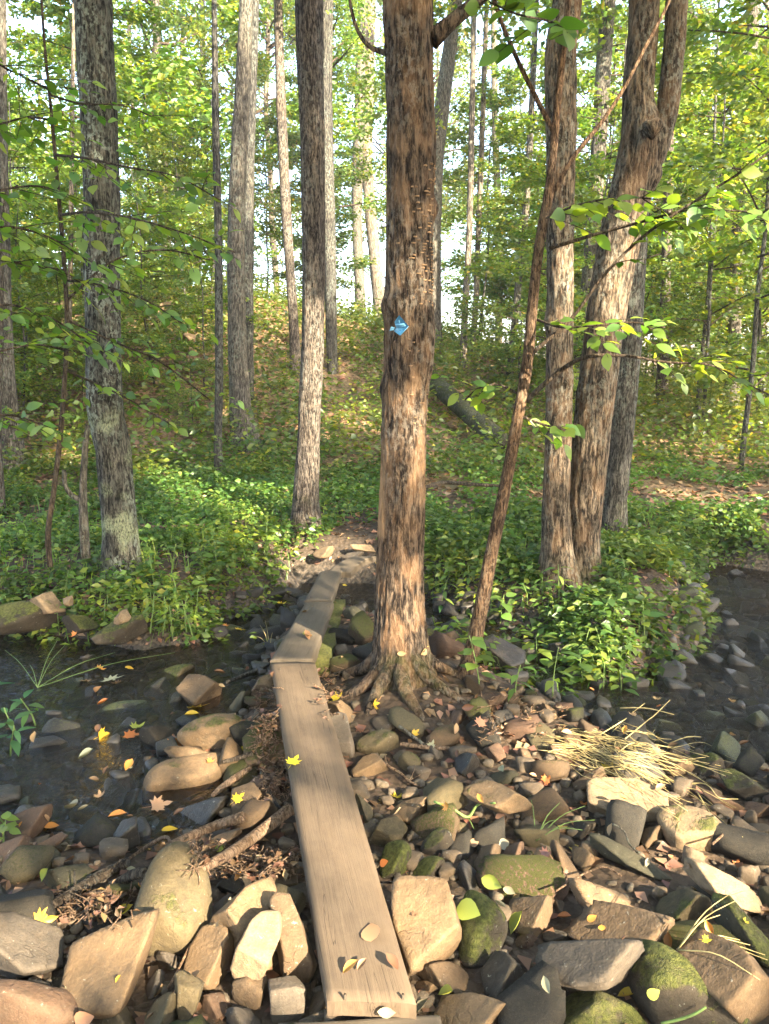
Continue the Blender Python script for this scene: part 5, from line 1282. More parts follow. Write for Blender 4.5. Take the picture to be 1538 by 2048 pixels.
for k, (pts, Ys, nt_) in enumerate(lbs):
    ed = pts[-1][0] < 10 or pts[0][0] < 0
    if pts[-1][0] < 0: pts, Ys = pts[::-1], [4.4, 4.5, 4.7, LY]
    leafy_branch(t_lo if ed else t_ls, lo_b if ed else Pl_[0], pts, Ys, M['twig'], rs, nt_ + 1, .09, tw_len=.28, per=5, start=.08, names=('mid', 'green', 'yg'), probs=(4, 3, 1.5))

# white-barked dead stub beside it
Pd, rd_ = px_path([(168, 1060, 20), (166, 1000, 17), (168, 940, 14), (172, 880, 12), (176, 850, 9)], 5.3)
t_ = thing("dead_sapling", "pale dead stub stem with one side arm behind the thin dark sapling", "dead sapling", loc=Pd[0])
trunk_obj(t_, np.concatenate([Pd[:1] - [[0, 0, .2]], Pd]), np.concatenate([rd_[:1], rd_]), M['bark_pale'], nseg=14, step=.04, amp=.003, freq=40, seed=73, base=Pd[0])
Pd2, rd2 = px_path([(166, 1000, 13), (145, 992, 11), (132, 975, 10), (128, 940, 9)], 5.3)
trunk_obj(t_, Pd2, rd2, M['bark_pale'], nseg=10, step=.03, amp=.002, freq=40, seed=74, base=Pd[0], name="side_arm")

# ------------------------------------------------------------------ undergrowth
gr = np.random.default_rng(33)
def scatter(n, x0, x1, y0, y1, cond):
    out = []
    while len(out) < n:
        x = gr.uniform(x0, x1, 4000); y = gr.uniform(y0, y1, 4000)
        m = cond(x, y); out += list(zip(x[m], y[m]))
    return np.array(out[:n])
def tufts(name, label, XY, hmin, hmax, lmin, lmax, nl, names, probs, mat='herb', spread=.05):
    mb = MB(); n = len(XY)
    z = H(XY[:, 0], XY[:, 1])
    hs = gr.uniform(hmin, hmax, n) * (.6 + .8 * (perlin(np.column_stack([XY * 1.3, 0 * z])) * .5 + .5))
    idx = np.repeat(np.arange(n), nl); m = len(idx)
    f = gr.uniform(.25, 1, m); a = gr.uniform(0, 6.283, m); rr = gr.uniform(.2, 1, m) * spread
    C = np.column_stack([XY[idx, 0] + rr * np.cos(a), XY[idx, 1] + rr * np.sin(a), z[idx] + hs[idx] * f])
    D = np.column_stack([np.cos(a), np.sin(a), gr.normal(-.1, .3, m)])
    Nn = np.array([0, 0, 1.0]) + gr.normal(0, .55, (m, 3))
    L = gr.uniform(lmin, lmax, m)
    tn = tints(m, names, probs, gr)
    pt = (perlin(np.column_stack([XY * .8, 0 * z + 4]))[idx] * .5 + .9)[:, None]; tn[:, :3] *= pt
    yl = np.clip(perlin(np.column_stack([XY * 1.1, 0 * z + 14]))[idx] * 2.2, 0, 1)[:, None]; tn[:, :3] = tn[:, :3] * (1 - yl) + yl * tn[:, :3] * [1.6, 1.25, .8]
    leaf_geo(C, D, Nn, L, L * gr.uniform(.45, .75, m), tn, mb)
    o = obj(name, mb.mesh(name, M[mat], 'tint', smooth=False)); o["kind"] = "stuff"; o["label"] = label
    return o
def land(x, y): return wet_sd(x, y) > -.02 + .1 * np.sin(x * 7) * np.cos(y * 5)
path_c = lambda x, y: np.abs(x - (-.55 + (y - 6.0) * .35)) > .3
left_c = lambda x, y: land(x, y) & ((x < -.75) | (y > 6.6)) & path_c(x, y) & (y > 4.6)
isl_c = lambda x, y: land(x, y) & (x > .25) & (y > 3.85 + .35 * np.sin(x * 3)) & ((x < 1.75) | (y > 5.8)) & (y < 7.6) & ((y > 4.7) | (x > .55))
tufts("ground_cover", "low green herbs carpeting the left bank", scatter(7000, -5.5, .6, 4.6, 10, lambda x, y: left_c(x, y) & (perlin(np.column_stack([x * 1.6, y * 1.6, 0 * x + 1])) > -.12)), .02, .20, .025, .075, 6, ['herb', 'herb2', 'green', 'yg'], [4, 3, 2, 1])
tufts("ground_cover", "green herbs carpeting the island under the twin trunks", scatter(3600, .2, 3.6, 3.8, 8.6, lambda x, y: isl_c(x, y) & (perlin(np.column_stack([x * 1.8, y * 1.8, 0 * x + 1])) > -.12)), .02, .22, .025, .085, 6, ['herb', 'herb2', 'green', 'yg'], [4, 3, 2, 1])
tufts("ground_cover", "patchy green plants at the foot of the hill", scatter(2600, -3, 5.5, 7.2, 11, lambda x, y: land(x, y) & (perlin(np.column_stack([x, y, 0 * x])) > -.05)), .04, .22, .035, .08, 6, ['herb', 'herb2', 'green'], [4, 3, 2])
tufts("hill_undergrowth", "scattered seedlings and low shrubs over the hillside", scatter(15000, -14, 13, 9, 24, lambda x, y: (np.abs(x) < .62 * y) & (perlin(np.column_stack([x * .6, y * .6, 0 * x + 9])) > -.22)), .08, .8, .05, .12, 7, ['green', 'mid', 'yg', 'herb2', 'yellow'], [3, 4, 3, 3, .2], 'leaf', .16)
edge_c = lambda x, y: (wet_sd(x, y) > -.12) & (wet_sd(x, y) < .3) & (((x < -.8) & (y > 4.9)) | ((x > .5) & (y > 4.2)) | ((x > 1.5) & (y > 3.9))) & (perlin(np.column_stack([x * 3, y * 3, 0 * x + 2])) > -.25)
tufts("ground_cover", "green herbs hanging over the edges of the stream", scatter(1100, -5, 3.4, 3.8, 8.4, edge_c), .02, .15, .03, .08, 6, ['herb', 'herb2', 'green', 'yg'], [3, 3, 2, 2])
# grass blades on the banks
gb = MB(); XY = np.concatenate([scatter(1300, -5, .4, 4.7, 8, left_c), scatter(600, .3, 3, 3.9, 7.5, isl_c)])
n = len(XY); z = H(XY[:, 0], XY[:, 1]); a = gr.uniform(0, 6.283, n); h = gr.uniform(.05, .2, n)
d = np.column_stack([np.cos(a), np.sin(a), 0 * a]); w = np.column_stack([-np.sin(a), np.cos(a), 0 * a]) * .004
b0_ = np.column_stack([XY, z]); m0 = b0_ + d * (h * .25)[:, None] + [0, 0, 1] * (h * .75)[:, None]; tp = b0_ + d * (h * .7)[:, None] + np.array([0, 0, 1]) * (h * .9)[:, None]
v = np.stack([b0_ - w, b0_ + w, m0 - w * .8, m0 + w * .8, tp], 1).reshape(-1, 3); i5 = np.arange(n)[:, None] * 5
gb.add(v, tris=np.concatenate([i5 + [0, 1, 3], i5 + [0, 3, 2], i5 + [2, 3, 4]]), a=np.repeat(tints(n, ['herb2', 'yg', 'green'], [3, 2, 2], gr), 5, 0))
o = obj("grass", gb.mesh("grass", M['herb'], 'tint', smooth=False)); o["kind"] = "stuff"; o["label"] = "thin grass blades between the herbs on both banks"
# leaf litter on the hill and banks
PAL.update(lit1=(.20, .12, .06), lit2=(.13, .075, .04), lit3=(.28, .19, .10), lit4=(.32, .24, .06))
def litter(name, label, XY, s0, s1, lift=.012):
    mb = MB(); n = len(XY); z = H(XY[:, 0], XY[:, 1]); e = .05
    gxn = (H(XY[:, 0] + e, XY[:, 1]) - z) / e; gyn = (H(XY[:, 0], XY[:, 1] + e) - z) / e
    Nn = np.column_stack([-gxn, -gyn, np.ones(n)]) + gr.normal(0, .3, (n, 3)); a = gr.uniform(0, 6.283, n)
    D = np.column_stack([np.cos(a), np.sin(a), np.cos(a) * gxn + np.sin(a) * gyn])
    L = gr.uniform(s0, s1, n)
    leaf_geo(np.column_stack([XY, z + lift]), D, Nn, L, L * gr.uniform(.55, .9, n), tints(n, ['lit1', 'lit2', 'lit3', 'lit4'], [4, 5, 1.6, .15], gr, .3), mb, .2)
    o = obj(name, mb.mesh(name, M['litter'], 'tint', smooth=False)); o["kind"] = "stuff"; o["label"] = label
litter("leaf_litter", "brown dead leaves strewn over the hillside", scatter(26000, -13, 13, 7.5, 24, lambda x, y: (np.abs(x) < .6 * y + .5) & land(x, y)), .06, .13)
litter("leaf_litter", "dead leaves lying on the banks and between the rocks", scatter(4200, -3, 3, 1.3, 7.5, lambda x, y: wet_sd(x, y) > -.02), .025, .07, .01)

# single herbs along the banks, each a plant with its own stem and leaves
M['stem'] = flat_mat("stem", (.10, .15, .04), .7, .2, .2)
def herb(px, py, hgt, n_pairs, size, kind, label, group=None, z=None, lean=.1, names=('herb2', 'herb', 'yg'), probs=(3, 2, 2), g=None):
    g = (ground_hit(px, py) if z is None else on_z(px, py, z)) if g is None else g
    t = thing("herb", label, "plant", loc=g, group=group); r = gr
    a = r.uniform(0, 6.28); d = np.array([math.cos(a) * lean, math.sin(a) * lean, 1.0])
    ss = np.linspace(0, 1, 6); P_ = d * (ss * hgt)[:, None]; P_[:, :2] += (ss ** 2)[:, None] * r.normal(0, .03, 2)
    P_[0, 2] -= .03
    v, q, tr = tube(P_, np.linspace(.0045, .002, 6), 5)
    obj("stem", mesh_np("stem", v, tr, q, mat=M['stem']), t)
    for k in range(n_pairs):
        f = .3 + .7 * (k + .5) / n_pairs; i = f * 5; p = P_[int(i)] * (1 - i % 1) + P_[min(5, int(i) + 1)] * (i % 1)
        az = a + k * 1.57 + r.uniform(-.3, .3)
        for s in (0, 3.1416):
            D = np.array([math.cos(az + s), math.sin(az + s), r.uniform(-.25, .35)])
            put_leaf(t, np.zeros(3), kind, p + D * .02, D, [0, 0, 1] + r.normal(0, .2, 3), size * r.uniform(.7, 1.15) * (1.15 - .4 * abs(f - .6)), pick(names, probs, r))
    return t
HB = [(1010, 1330, "sunlit broad-leaved herb in front of the stream hollow"), (1075, 1345, "tallest sunlit herb right of the leaning sapling, with long pale leaves"), (1105, 1400, "herb with drooping leaves at the front edge of the island"), (1165, 1375, "herb reaching over the right-hand stream edge"),
      (1205, 1330, "leafy herb at the right corner of the island"), (960, 1385, "low herb beside the flat red-brown rock"), (1030, 1400, "small bright herb rising behind the rubble"), (935, 1290, "herb immediately right of the leaning sapling"), (880, 1240, "shaded herb between marked tree and leaning sapling"),
      (1240, 1400, "lowest herb hanging over the right-hand stream"), (1000, 1250, "herb with two big pale round leaves on the island"), (1290, 1290, "dark herb at the island's stream-side rim")]
for k, (x, y, lb) in enumerate(HB):
    herb(x, y, .20 + .05 * (k % 3), 4 + k % 2, .10 if k % 3 else .085, 'broad' if k in (0, 3, 10) else ('ovate' if k % 2 else 'lance'), lb, names=('herb2', 'yg', 'herb'), probs=(3, 3, 2))
XYh = scatter(46, .35, 2.4, 4.1, 6.3, isl_c)
for x, y in XYh: herb(0, 0, gr.uniform(.10, .27), 4, gr.uniform(.05, .1), gr.choice(['ovate', 'broad', 'lance']), "leafy green herb in the thick growth on the island", "herbs on the island", g=np.array([x, y, gz(x, y)]))
XYh = scatter(44, -3.2, -.8, 5.0, 6.6, left_c)
for x, y in XYh: herb(0, 0, gr.uniform(.10, .27), 4, gr.uniform(.05, .085), gr.choice(['ovate', 'broad', 'lance']), "leafy green herb in the growth on the left bank", "herbs on the left bank", g=np.array([x, y, gz(x, y)]))
for k, (x, y) in enumerate([(325, 1262), (345, 1270), (372, 1255), (300, 1258), (355, 1240), (385, 1265), (330, 1240), (310, 1236)]):
    herb(x, y, .22, 5, .06, 'lance', "lance-leaved herb in the clump hanging over the pool", "herb clump over the pool", z=-.02, lean=.35, names=('yg', 'herb2'), probs=(3, 2))
for k, (x, y) in enumerate([(20, 1500), (70, 1440), (-10, 1400), (35, 1465)]):
    herb(x, y, .16, 3, .10, 'lance', "broad-bladed herb at the left picture edge over the pool", "herbs at the left edge over the pool", z=-.1, lean=.5, names=('blue', 'herb'), probs=(3, 2))
for (x, y) in [(8, 1690), (20, 1670)]: herb(x, y, .10, 3, .05, 'broad', "small yellow-green herb at left edge beside the wet gravel", "yellow-green herbs at the left edge", names=('yg',), probs=(1,))
# ------------------------------------------------------------------ sticks, straw, fallen leaves (laid on what is below them)
bpy.context.view_layer.update()
dg = bpy.context.evaluated_depsgraph_get()
SOLID = ("rock", "stone", "plank", "ground", "support_beam", "pebbles", "root", "stream_water")
def hit(px, py):
    o, d = Vector(CAM), Vector(ray(px, py)).normalized()
    for _ in range(60):
        ok_, loc, nor, idx, ob, mt_ = scene.ray_cast(dg, o, d)
        if not ok_: break
        if ob.name.split('.')[0] in SOLID: return np.array(loc), np.array(nor)
        o = loc + d * .002
    return on_z(px, py, -.05), np.array([0, 0, 1.0])
def drop(x, y, z0=.8):
    o, d = Vector((x, y, z0)), Vector((0, 0, -1))
    for _ in range(60):
        ok_, loc, nor, idx, ob, mt_ = scene.ray_cast(dg, o, d)
        if not ok_: break
        if ob.name.split('.')[0] in SOLID: return np.array(loc), np.array(nor)
        o = loc + d * .002
    return np.array([x, y, gz(x, y)]), np.array([0, 0, 1.0])

def stick(name, label, cat, pts, mat, lift=None, n=10, group=None, side=()):
    """pts = [(px, py, width_px)]; rests on the surface under it, straight between its ends"""
    hp = [hit(x, y)[0] for x, y, w in pts]
    dep = [(p - CAM).dot(AX_F) for p in hp]; rad = [w / 2 / F * d for (x, y, w), d in zip(pts, dep)]
    if len(pts) == 2:
        zs = [p[2] + r for p, r in zip(hp, rad)]
    else:
        zs = [p[2] + r for p, r in zip(hp, rad)]; zs = list(np.convolve([zs[0]] + zs + [zs[-1]], [.25, .5, .25], 'valid'))
    P_ = np.array([on_z(x, y, z + (lift or 0)) for (x, y, w), z in zip(pts, zs)])
    t = thing(name, label, cat, loc=P_[0], group=group)
    trunk_obj(t, P_, rad, mat, nseg=n, step=.015, amp=.0025, freq=60, seed=int(pts[0][0]), base=P_[0], name="stem")
    for (i, dx, dy, dz, r_) in side:
        q0 = P_[i]; q = np.array([q0, q0 + np.array([dx, dy, dz]) * .5 + gr.normal(0, .006, 3), q0 + np.array([dx, dy, dz])])
        trunk_obj(t, q, [r_, r_ * .8, r_ * .4], mat, nseg=6, step=.02, amp=.001, freq=60, seed=i, base=P_[0], name="side_twig")
    return t
stick("driftwood", "thick smooth pale driftwood stick above the olive boulder", "stick", [(486, 1634, 24), (430, 1652, 20), (380, 1672, 16), (336, 1690, 12)], M['deadwood'], lift=.025)
stick("driftwood", "thick reddish driftwood limb running from the plank down to the olive boulder", "stick", [(580, 1618, 26), (520, 1664, 24), (460, 1706, 22), (400, 1738, 22)], M['deadwood'], lift=.025)
stick("driftwood", "dark rotten log with a knot, left of the olive boulder", "log", [(256, 1724, 22), (200, 1752, 24), (150, 1782, 22), (70, 1830, 16)], M['log_dark'], side=((1, .07, .02, .05, .006), (2, -.02, .05, .04, .005)))
stick("driftwood", "short stubby branch end with a hole beside the olive boulder", "stick", [(296, 1744, 22), (262, 1752, 24), (240, 1764, 22)], M['log_dark'])
stick("driftwood", "split pale stick lying against the speckled flat-topped rock", "stick", [(502, 1535, 10), (470, 1556, 15), (440, 1578, 14), (424, 1592, 8)], M['deadwood'])
stick("driftwood", "dark stick beside the speckled rock pointing at the debris", "stick", [(506, 1506, 11), (478, 1516, 10), (446, 1524, 8)], M['log_dark'])
stick("driftwood", "forked grey branch standing in the debris left of the plank", "stick", [(524, 1535, 8), (526, 1565, 9), (545, 1595, 9), (560, 1618, 8)], M['log_dark'], side=((1, -.05, .02, .02, .004), (1, .03, .07, .04, .004)))
stick("driftwood", "thin arched root over the pale driftwood's lower end", "stick", [(345, 1690, 6), (315, 1680, 7), (280, 1702, 7), (230, 1738, 6)], M['deadwood'], lift=.02)
stick("driftwood", "pale straight stick lying right of the tree roots", "stick", [(800, 1488, 9), (850, 1494, 9), (900, 1497, 8), (945, 1499, 6)], M['deadwood'], lift=.02)
stick("driftwood", "slanting grey stick crossing the pale straight stick", "stick", [(798, 1452, 7), (825, 1472, 7), (850, 1490, 6)], M['bark_pale'], lift=.02)
stick("twig", "curved pale bare twig with side shoots on the mossy stones", "twig", [(770, 1512, 4), (775, 1530, 5), (800, 1545, 5), (818, 1562, 5), (838, 1573, 5)], M['deadwood'], lift=.015, side=((3, .03, .03, .06, .002), (3, .05, 0, .03, .002)))
stick("twig", "white-ended stick poking into the pool by the plank", "twig", [(452, 1365, 6), (490, 1349, 7), (525, 1335, 8)], M['bark_pale'])
stick("twig", "thin straight twig leaning on the big flat-faced rock", "twig", [(381, 1888, 5), (360, 1932, 5), (336, 1976, 5)], M['deadwood'], lift=.02)
stick("twig", "thin grey twig poking from under the plank beside the squared block", "twig", [(755, 1764, 4), (775, 1765, 5), (800, 1763, 5)], M['log_dark'])
stick("twig", "orange-brown curved twig crossing the long narrow stones", "twig", [(1112, 1782, 4), (1150, 1758, 4), (1180, 1742, 4), (1215, 1735, 4), (1243, 1752, 4)], M['deadwood'], lift=.02)
stick("twig", "white crooked twig draped over the dark rocks below the sunlit boulder", "twig", [(1225, 1647, 4), (1248, 1662, 4), (1260, 1690, 4), (1280, 1706, 4)], M['bark_pale'], lift=.02)
stick("twig", "bright stick standing up beside the yellow-green mossy boulder", "twig", [(1425, 1688, 5), (1445, 1670, 5), (1466, 1650, 5)], M['deadwood'], lift=.03)
stick("twig", "green stem lying on the bright mossy rock at the bottom edge", "twig", [(1322, 2047, 6), (1362, 2038, 6), (1395, 2025, 6), (1412, 2014, 5)], M['stem'], lift=.02)
stick("twig", "yellow-green branching stem over the pointed mossy-topped slab", "twig", [(868, 1603, 5), (905, 1618, 5), (935, 1634, 6), (955, 1610, 5), (990, 1606, 4)], M['stem'], lift=.03, side=((2, .02, -.05, -.02, .002), (2, -.09, 0, .0, .003)))
stick("dead_branch", "long bare stick on the forest floor left of the marked tree", "stick", [(280, 1052, 6), (330, 1054, 6), (410, 1050, 5)], M['deadwood'], lift=.05)
stick("dead_branch", "bent dead branch lying across the slope right of the marked tree", "stick", [(850, 975, 8), (890, 965, 8), (935, 968, 7), (1000, 972, 6)], M['log_dark'], lift=.1)

# pile of dry straw-coloured stems, swept over the boulders by high water
M['straw'] = flat_mat("straw", (.30, .235, .10), .8, .1, .6, 14)
t_ = thing("straw_pile", "pile of bright straw-yellow dry stems swept over the sunlit boulders", "straw", loc=hit(1230, 1500)[0]); b_ = np.array(t_.location)
r3 = np.random.default_rng(8)
def straw(P_, r0=.0015):
    PP_, rr_, _ = resample(P_, np.linspace(r0, r0 * .6, len(P_)), .03)
    v, q, tr = tube(PP_, rr_, 5); obj("stem", mesh_np("stem", v - b_, tr, q, mat=M['straw']), t_)
for k in range(80):
    x0, y0 = r3.uniform(1070, 1240), r3.uniform(1445, 1520); L = r3.uniform(70, 320); sl = r3.uniform(.02, .5)
    pts = []
    for f in np.linspace(0, 1, 6):
        x = x0 + L * f; y = y0 + L * f * sl + 26 * f * f * r3.uniform(.5, 1.2) + r3.normal(0, 6) + 5 * math.sin(f * 5 + k)
        p = hit(x, y)[0]; pts.append([x, y, p[2] + .006 + .02 * math.sin(3.14 * f) * r3.random() + r3.uniform(0, .01)])
    zs = np.convolve(np.pad([p[2] for p in pts], 1, 'edge'), [.25, .5, .25], 'valid'); zs = np.maximum(zs, [p[2] - .01 for p in pts])
    straw(np.array([on_z(p[0], p[1], z) for p, z in zip(pts, zs)]))
for pts in ([(1195, 1472, 0), (1235, 1448, .05), (1265, 1425, .09), (1290, 1406, .13)], [(1250, 1478, 0), (1290, 1445, .06), (1320, 1420, .1), (1340, 1400, .15)], [(1330, 1490, 0), (1350, 1482, .04), (1380, 1473, .06), (1402, 1474, .08)],
            [(1240, 1416, .08), (1290, 1416, .1), (1348, 1429, .11)], [(1370, 1568, .03), (1400, 1566, .05), (1440, 1596, .05), (1476, 1598, .05)], [(1395, 1585, .02), (1410, 1610, .03), (1430, 1635, .03)]):
    straw(np.array([hit(x, y)[0] * 0 + on_z(x, y, hit(x, y)[0][2] + .012 + dz * .6) for x, y, dz in pts]), .003)
def clump(label, root, tips, col='straw'):
    r0 = hit(*root)[0]; t = thing("stem_clump", label, "stems", loc=r0)
    for k, (x, y, up) in enumerate(tips):
        e = hit(x, y)[0]; e = on_z(x, y, e[2] + up); m = (r0 + e) / 2 + [0, 0, .03]
        PP_, rr_, _ = resample(np.array([r0, m, e]), [.002, .0017, .001], .03); v, q, tr = tube(PP_, rr_, 5)
        obj("stem", mesh_np("stem", v - r0, tr, q, mat=M[col]), t)
clump("clump of dry yellow stems rooted beside the long bare brown slab", (1355, 1900), [(1462, 1786, .16), (1470, 1802, .12), (1530, 1910, .03), (1500, 1890, .05), (1535, 1920, .02), (1440, 1830, .1), (1520, 1960, .02), (1480, 1880, .06)])
clump("thin green-yellow stems fanning over the shaded rocks below the straw pile", (1072, 1682), [(1170, 1612, .1), (1120, 1605, .08), (1190, 1640, .08), (1165, 1660, .06), (1110, 1640, .06), (1060, 1590, .05)], 'stem')
clump("loop of pale stems hanging left of the second plank", (540, 1302), [(510, 1272, .06), (520, 1250, .1), (530, 1240, .1), (545, 1265, .05)])
clump("long thin flower stalks arching over the left pool", (75, 1375), [(230, 1305, .06), (350, 1305, .05), (10, 1300, .12), (115, 1280, .15), (130, 1290, .1), (60, 1330, .08)], 'stem')
clump("bent green stems trailing from the bank into the pool", (330, 1205), [(205, 1205, .05), (190, 1222, .03), (215, 1192, .06), (380, 1290, .01), (300, 1295, .0), (340, 1292, 0), (360, 1285, .02)], 'stem')

# flood debris jammed against the plank: dead leaves, bark strips and stalks nobody could count
db = MB(); dl = MB(); r4 = np.random.default_rng(9)
zones = [((505, 1380), (560, 1520), 150), ((520, 1520), (575, 1610), 110), ((470, 1715), (600, 1760), 120), ((120, 1795), (270, 1850), 90), ((640, 1340), (690, 1440), 40), ((960, 1400), (1130, 1490), 70), ((380, 1690), (480, 1760), 60)]
for (x0, y0), (x1, y1), nn in zones:
    for k in range(nn):
        x, y = r4.uniform(x0, x1), r4.uniform(y0, y1); p, nn_ = hit(x, y)
        if p[2] > .1 and y > 1330 and 540 < x < 800 and abs(p[2] - .07) < .0: continue
        a = r4.uniform(0, 6.283); e = r4.normal(0, .3); L = r4.uniform(.02, .09)
        d = np.array([math.cos(a) * math.cos(e), math.sin(a) * math.cos(e), math.sin(e)])
        q0 = p + [0, 0, .008 + r4.uniform(0, .03)]
        v, q, tr = tube(np.array([q0 - d * L / 2, q0 + r4.normal(0, .006, 3), q0 + d * L / 2]), [.0022, .0026, .0014], 4)
        db.add(v, tr, q)
        if k % 2 == 0:
            C = q0[None] + r4.normal(0, .015, (2, 3)); D = unit(r4.normal(size=(2, 3)) * [1, 1, .4]); Nn = np.array([[0, 0, 1.0]] * 2) + r4.normal(0, .6, (2, 3))
            Ls = r4.uniform(.018, .042, 2); leaf_geo(C, D, Nn, Ls, Ls * r4.uniform(.35, .7, 2), tints(2, ['lit1', 'lit2', 'lit3'], [2, 5, .6], r4, .3) * [.75, .75, .75, 1], dl, .3)
o = obj("debris_stalks", db.mesh("debris_stalks", M['deadwood'])); o["kind"] = "stuff"; o["label"] = "broken stalks and bark strips jammed against the walkway"
o = obj("debris_leaves", dl.mesh("debris_leaves", M['litter'], 'tint', smooth=False)); o["kind"] = "stuff"; o["label"] = "crumpled dead leaves caught in the flood debris"

# fallen leaves one can pick out
DRY = {'tan': (.26, .165, .08), 'orange': (.36, .15, .035), 'yellow': (.42, .29, .025), 'pink': (.30, .155, .09), 'pale': (.22, .20, .12), 'ygreen': (.25, .26, .045), 'brown': (.13, .07, .035)}
def fallen(px, py, wpx, kind, col, label, ang=None, tilt=.15, group=None, lift=.004):
    p, nrm = hit(px, py)
    if nrm[2] < .2: nrm = unit(nrm + [0, 0, .8])
    dep = (p - CAM).dot(AX_F); size = wpx / F * dep
    a = gr.uniform(0, 6.283) if ang is None else ang
    D = np.array([math.cos(a), math.sin(a), 0]); Nn = unit(nrm + gr.normal(0, tilt, 3)); D = unit(D - Nn * D.dot(Nn))
    o = bpy.data.objects.new("fallen_leaf", LEAF[kind]); COL.objects.link(o); o.rotation_mode = 'QUATERNION'; o.rotation_quaternion = orient(D, Nn)
    o.location = p + nrm * (lift + .06 * size) - D * size * .5; o.scale = (size, size, size)
    c = np.array(DRY[col]) * gr.uniform(.9, 1.1); o.color = (*c, 1)
    return tag(o, label, "leaf", group)
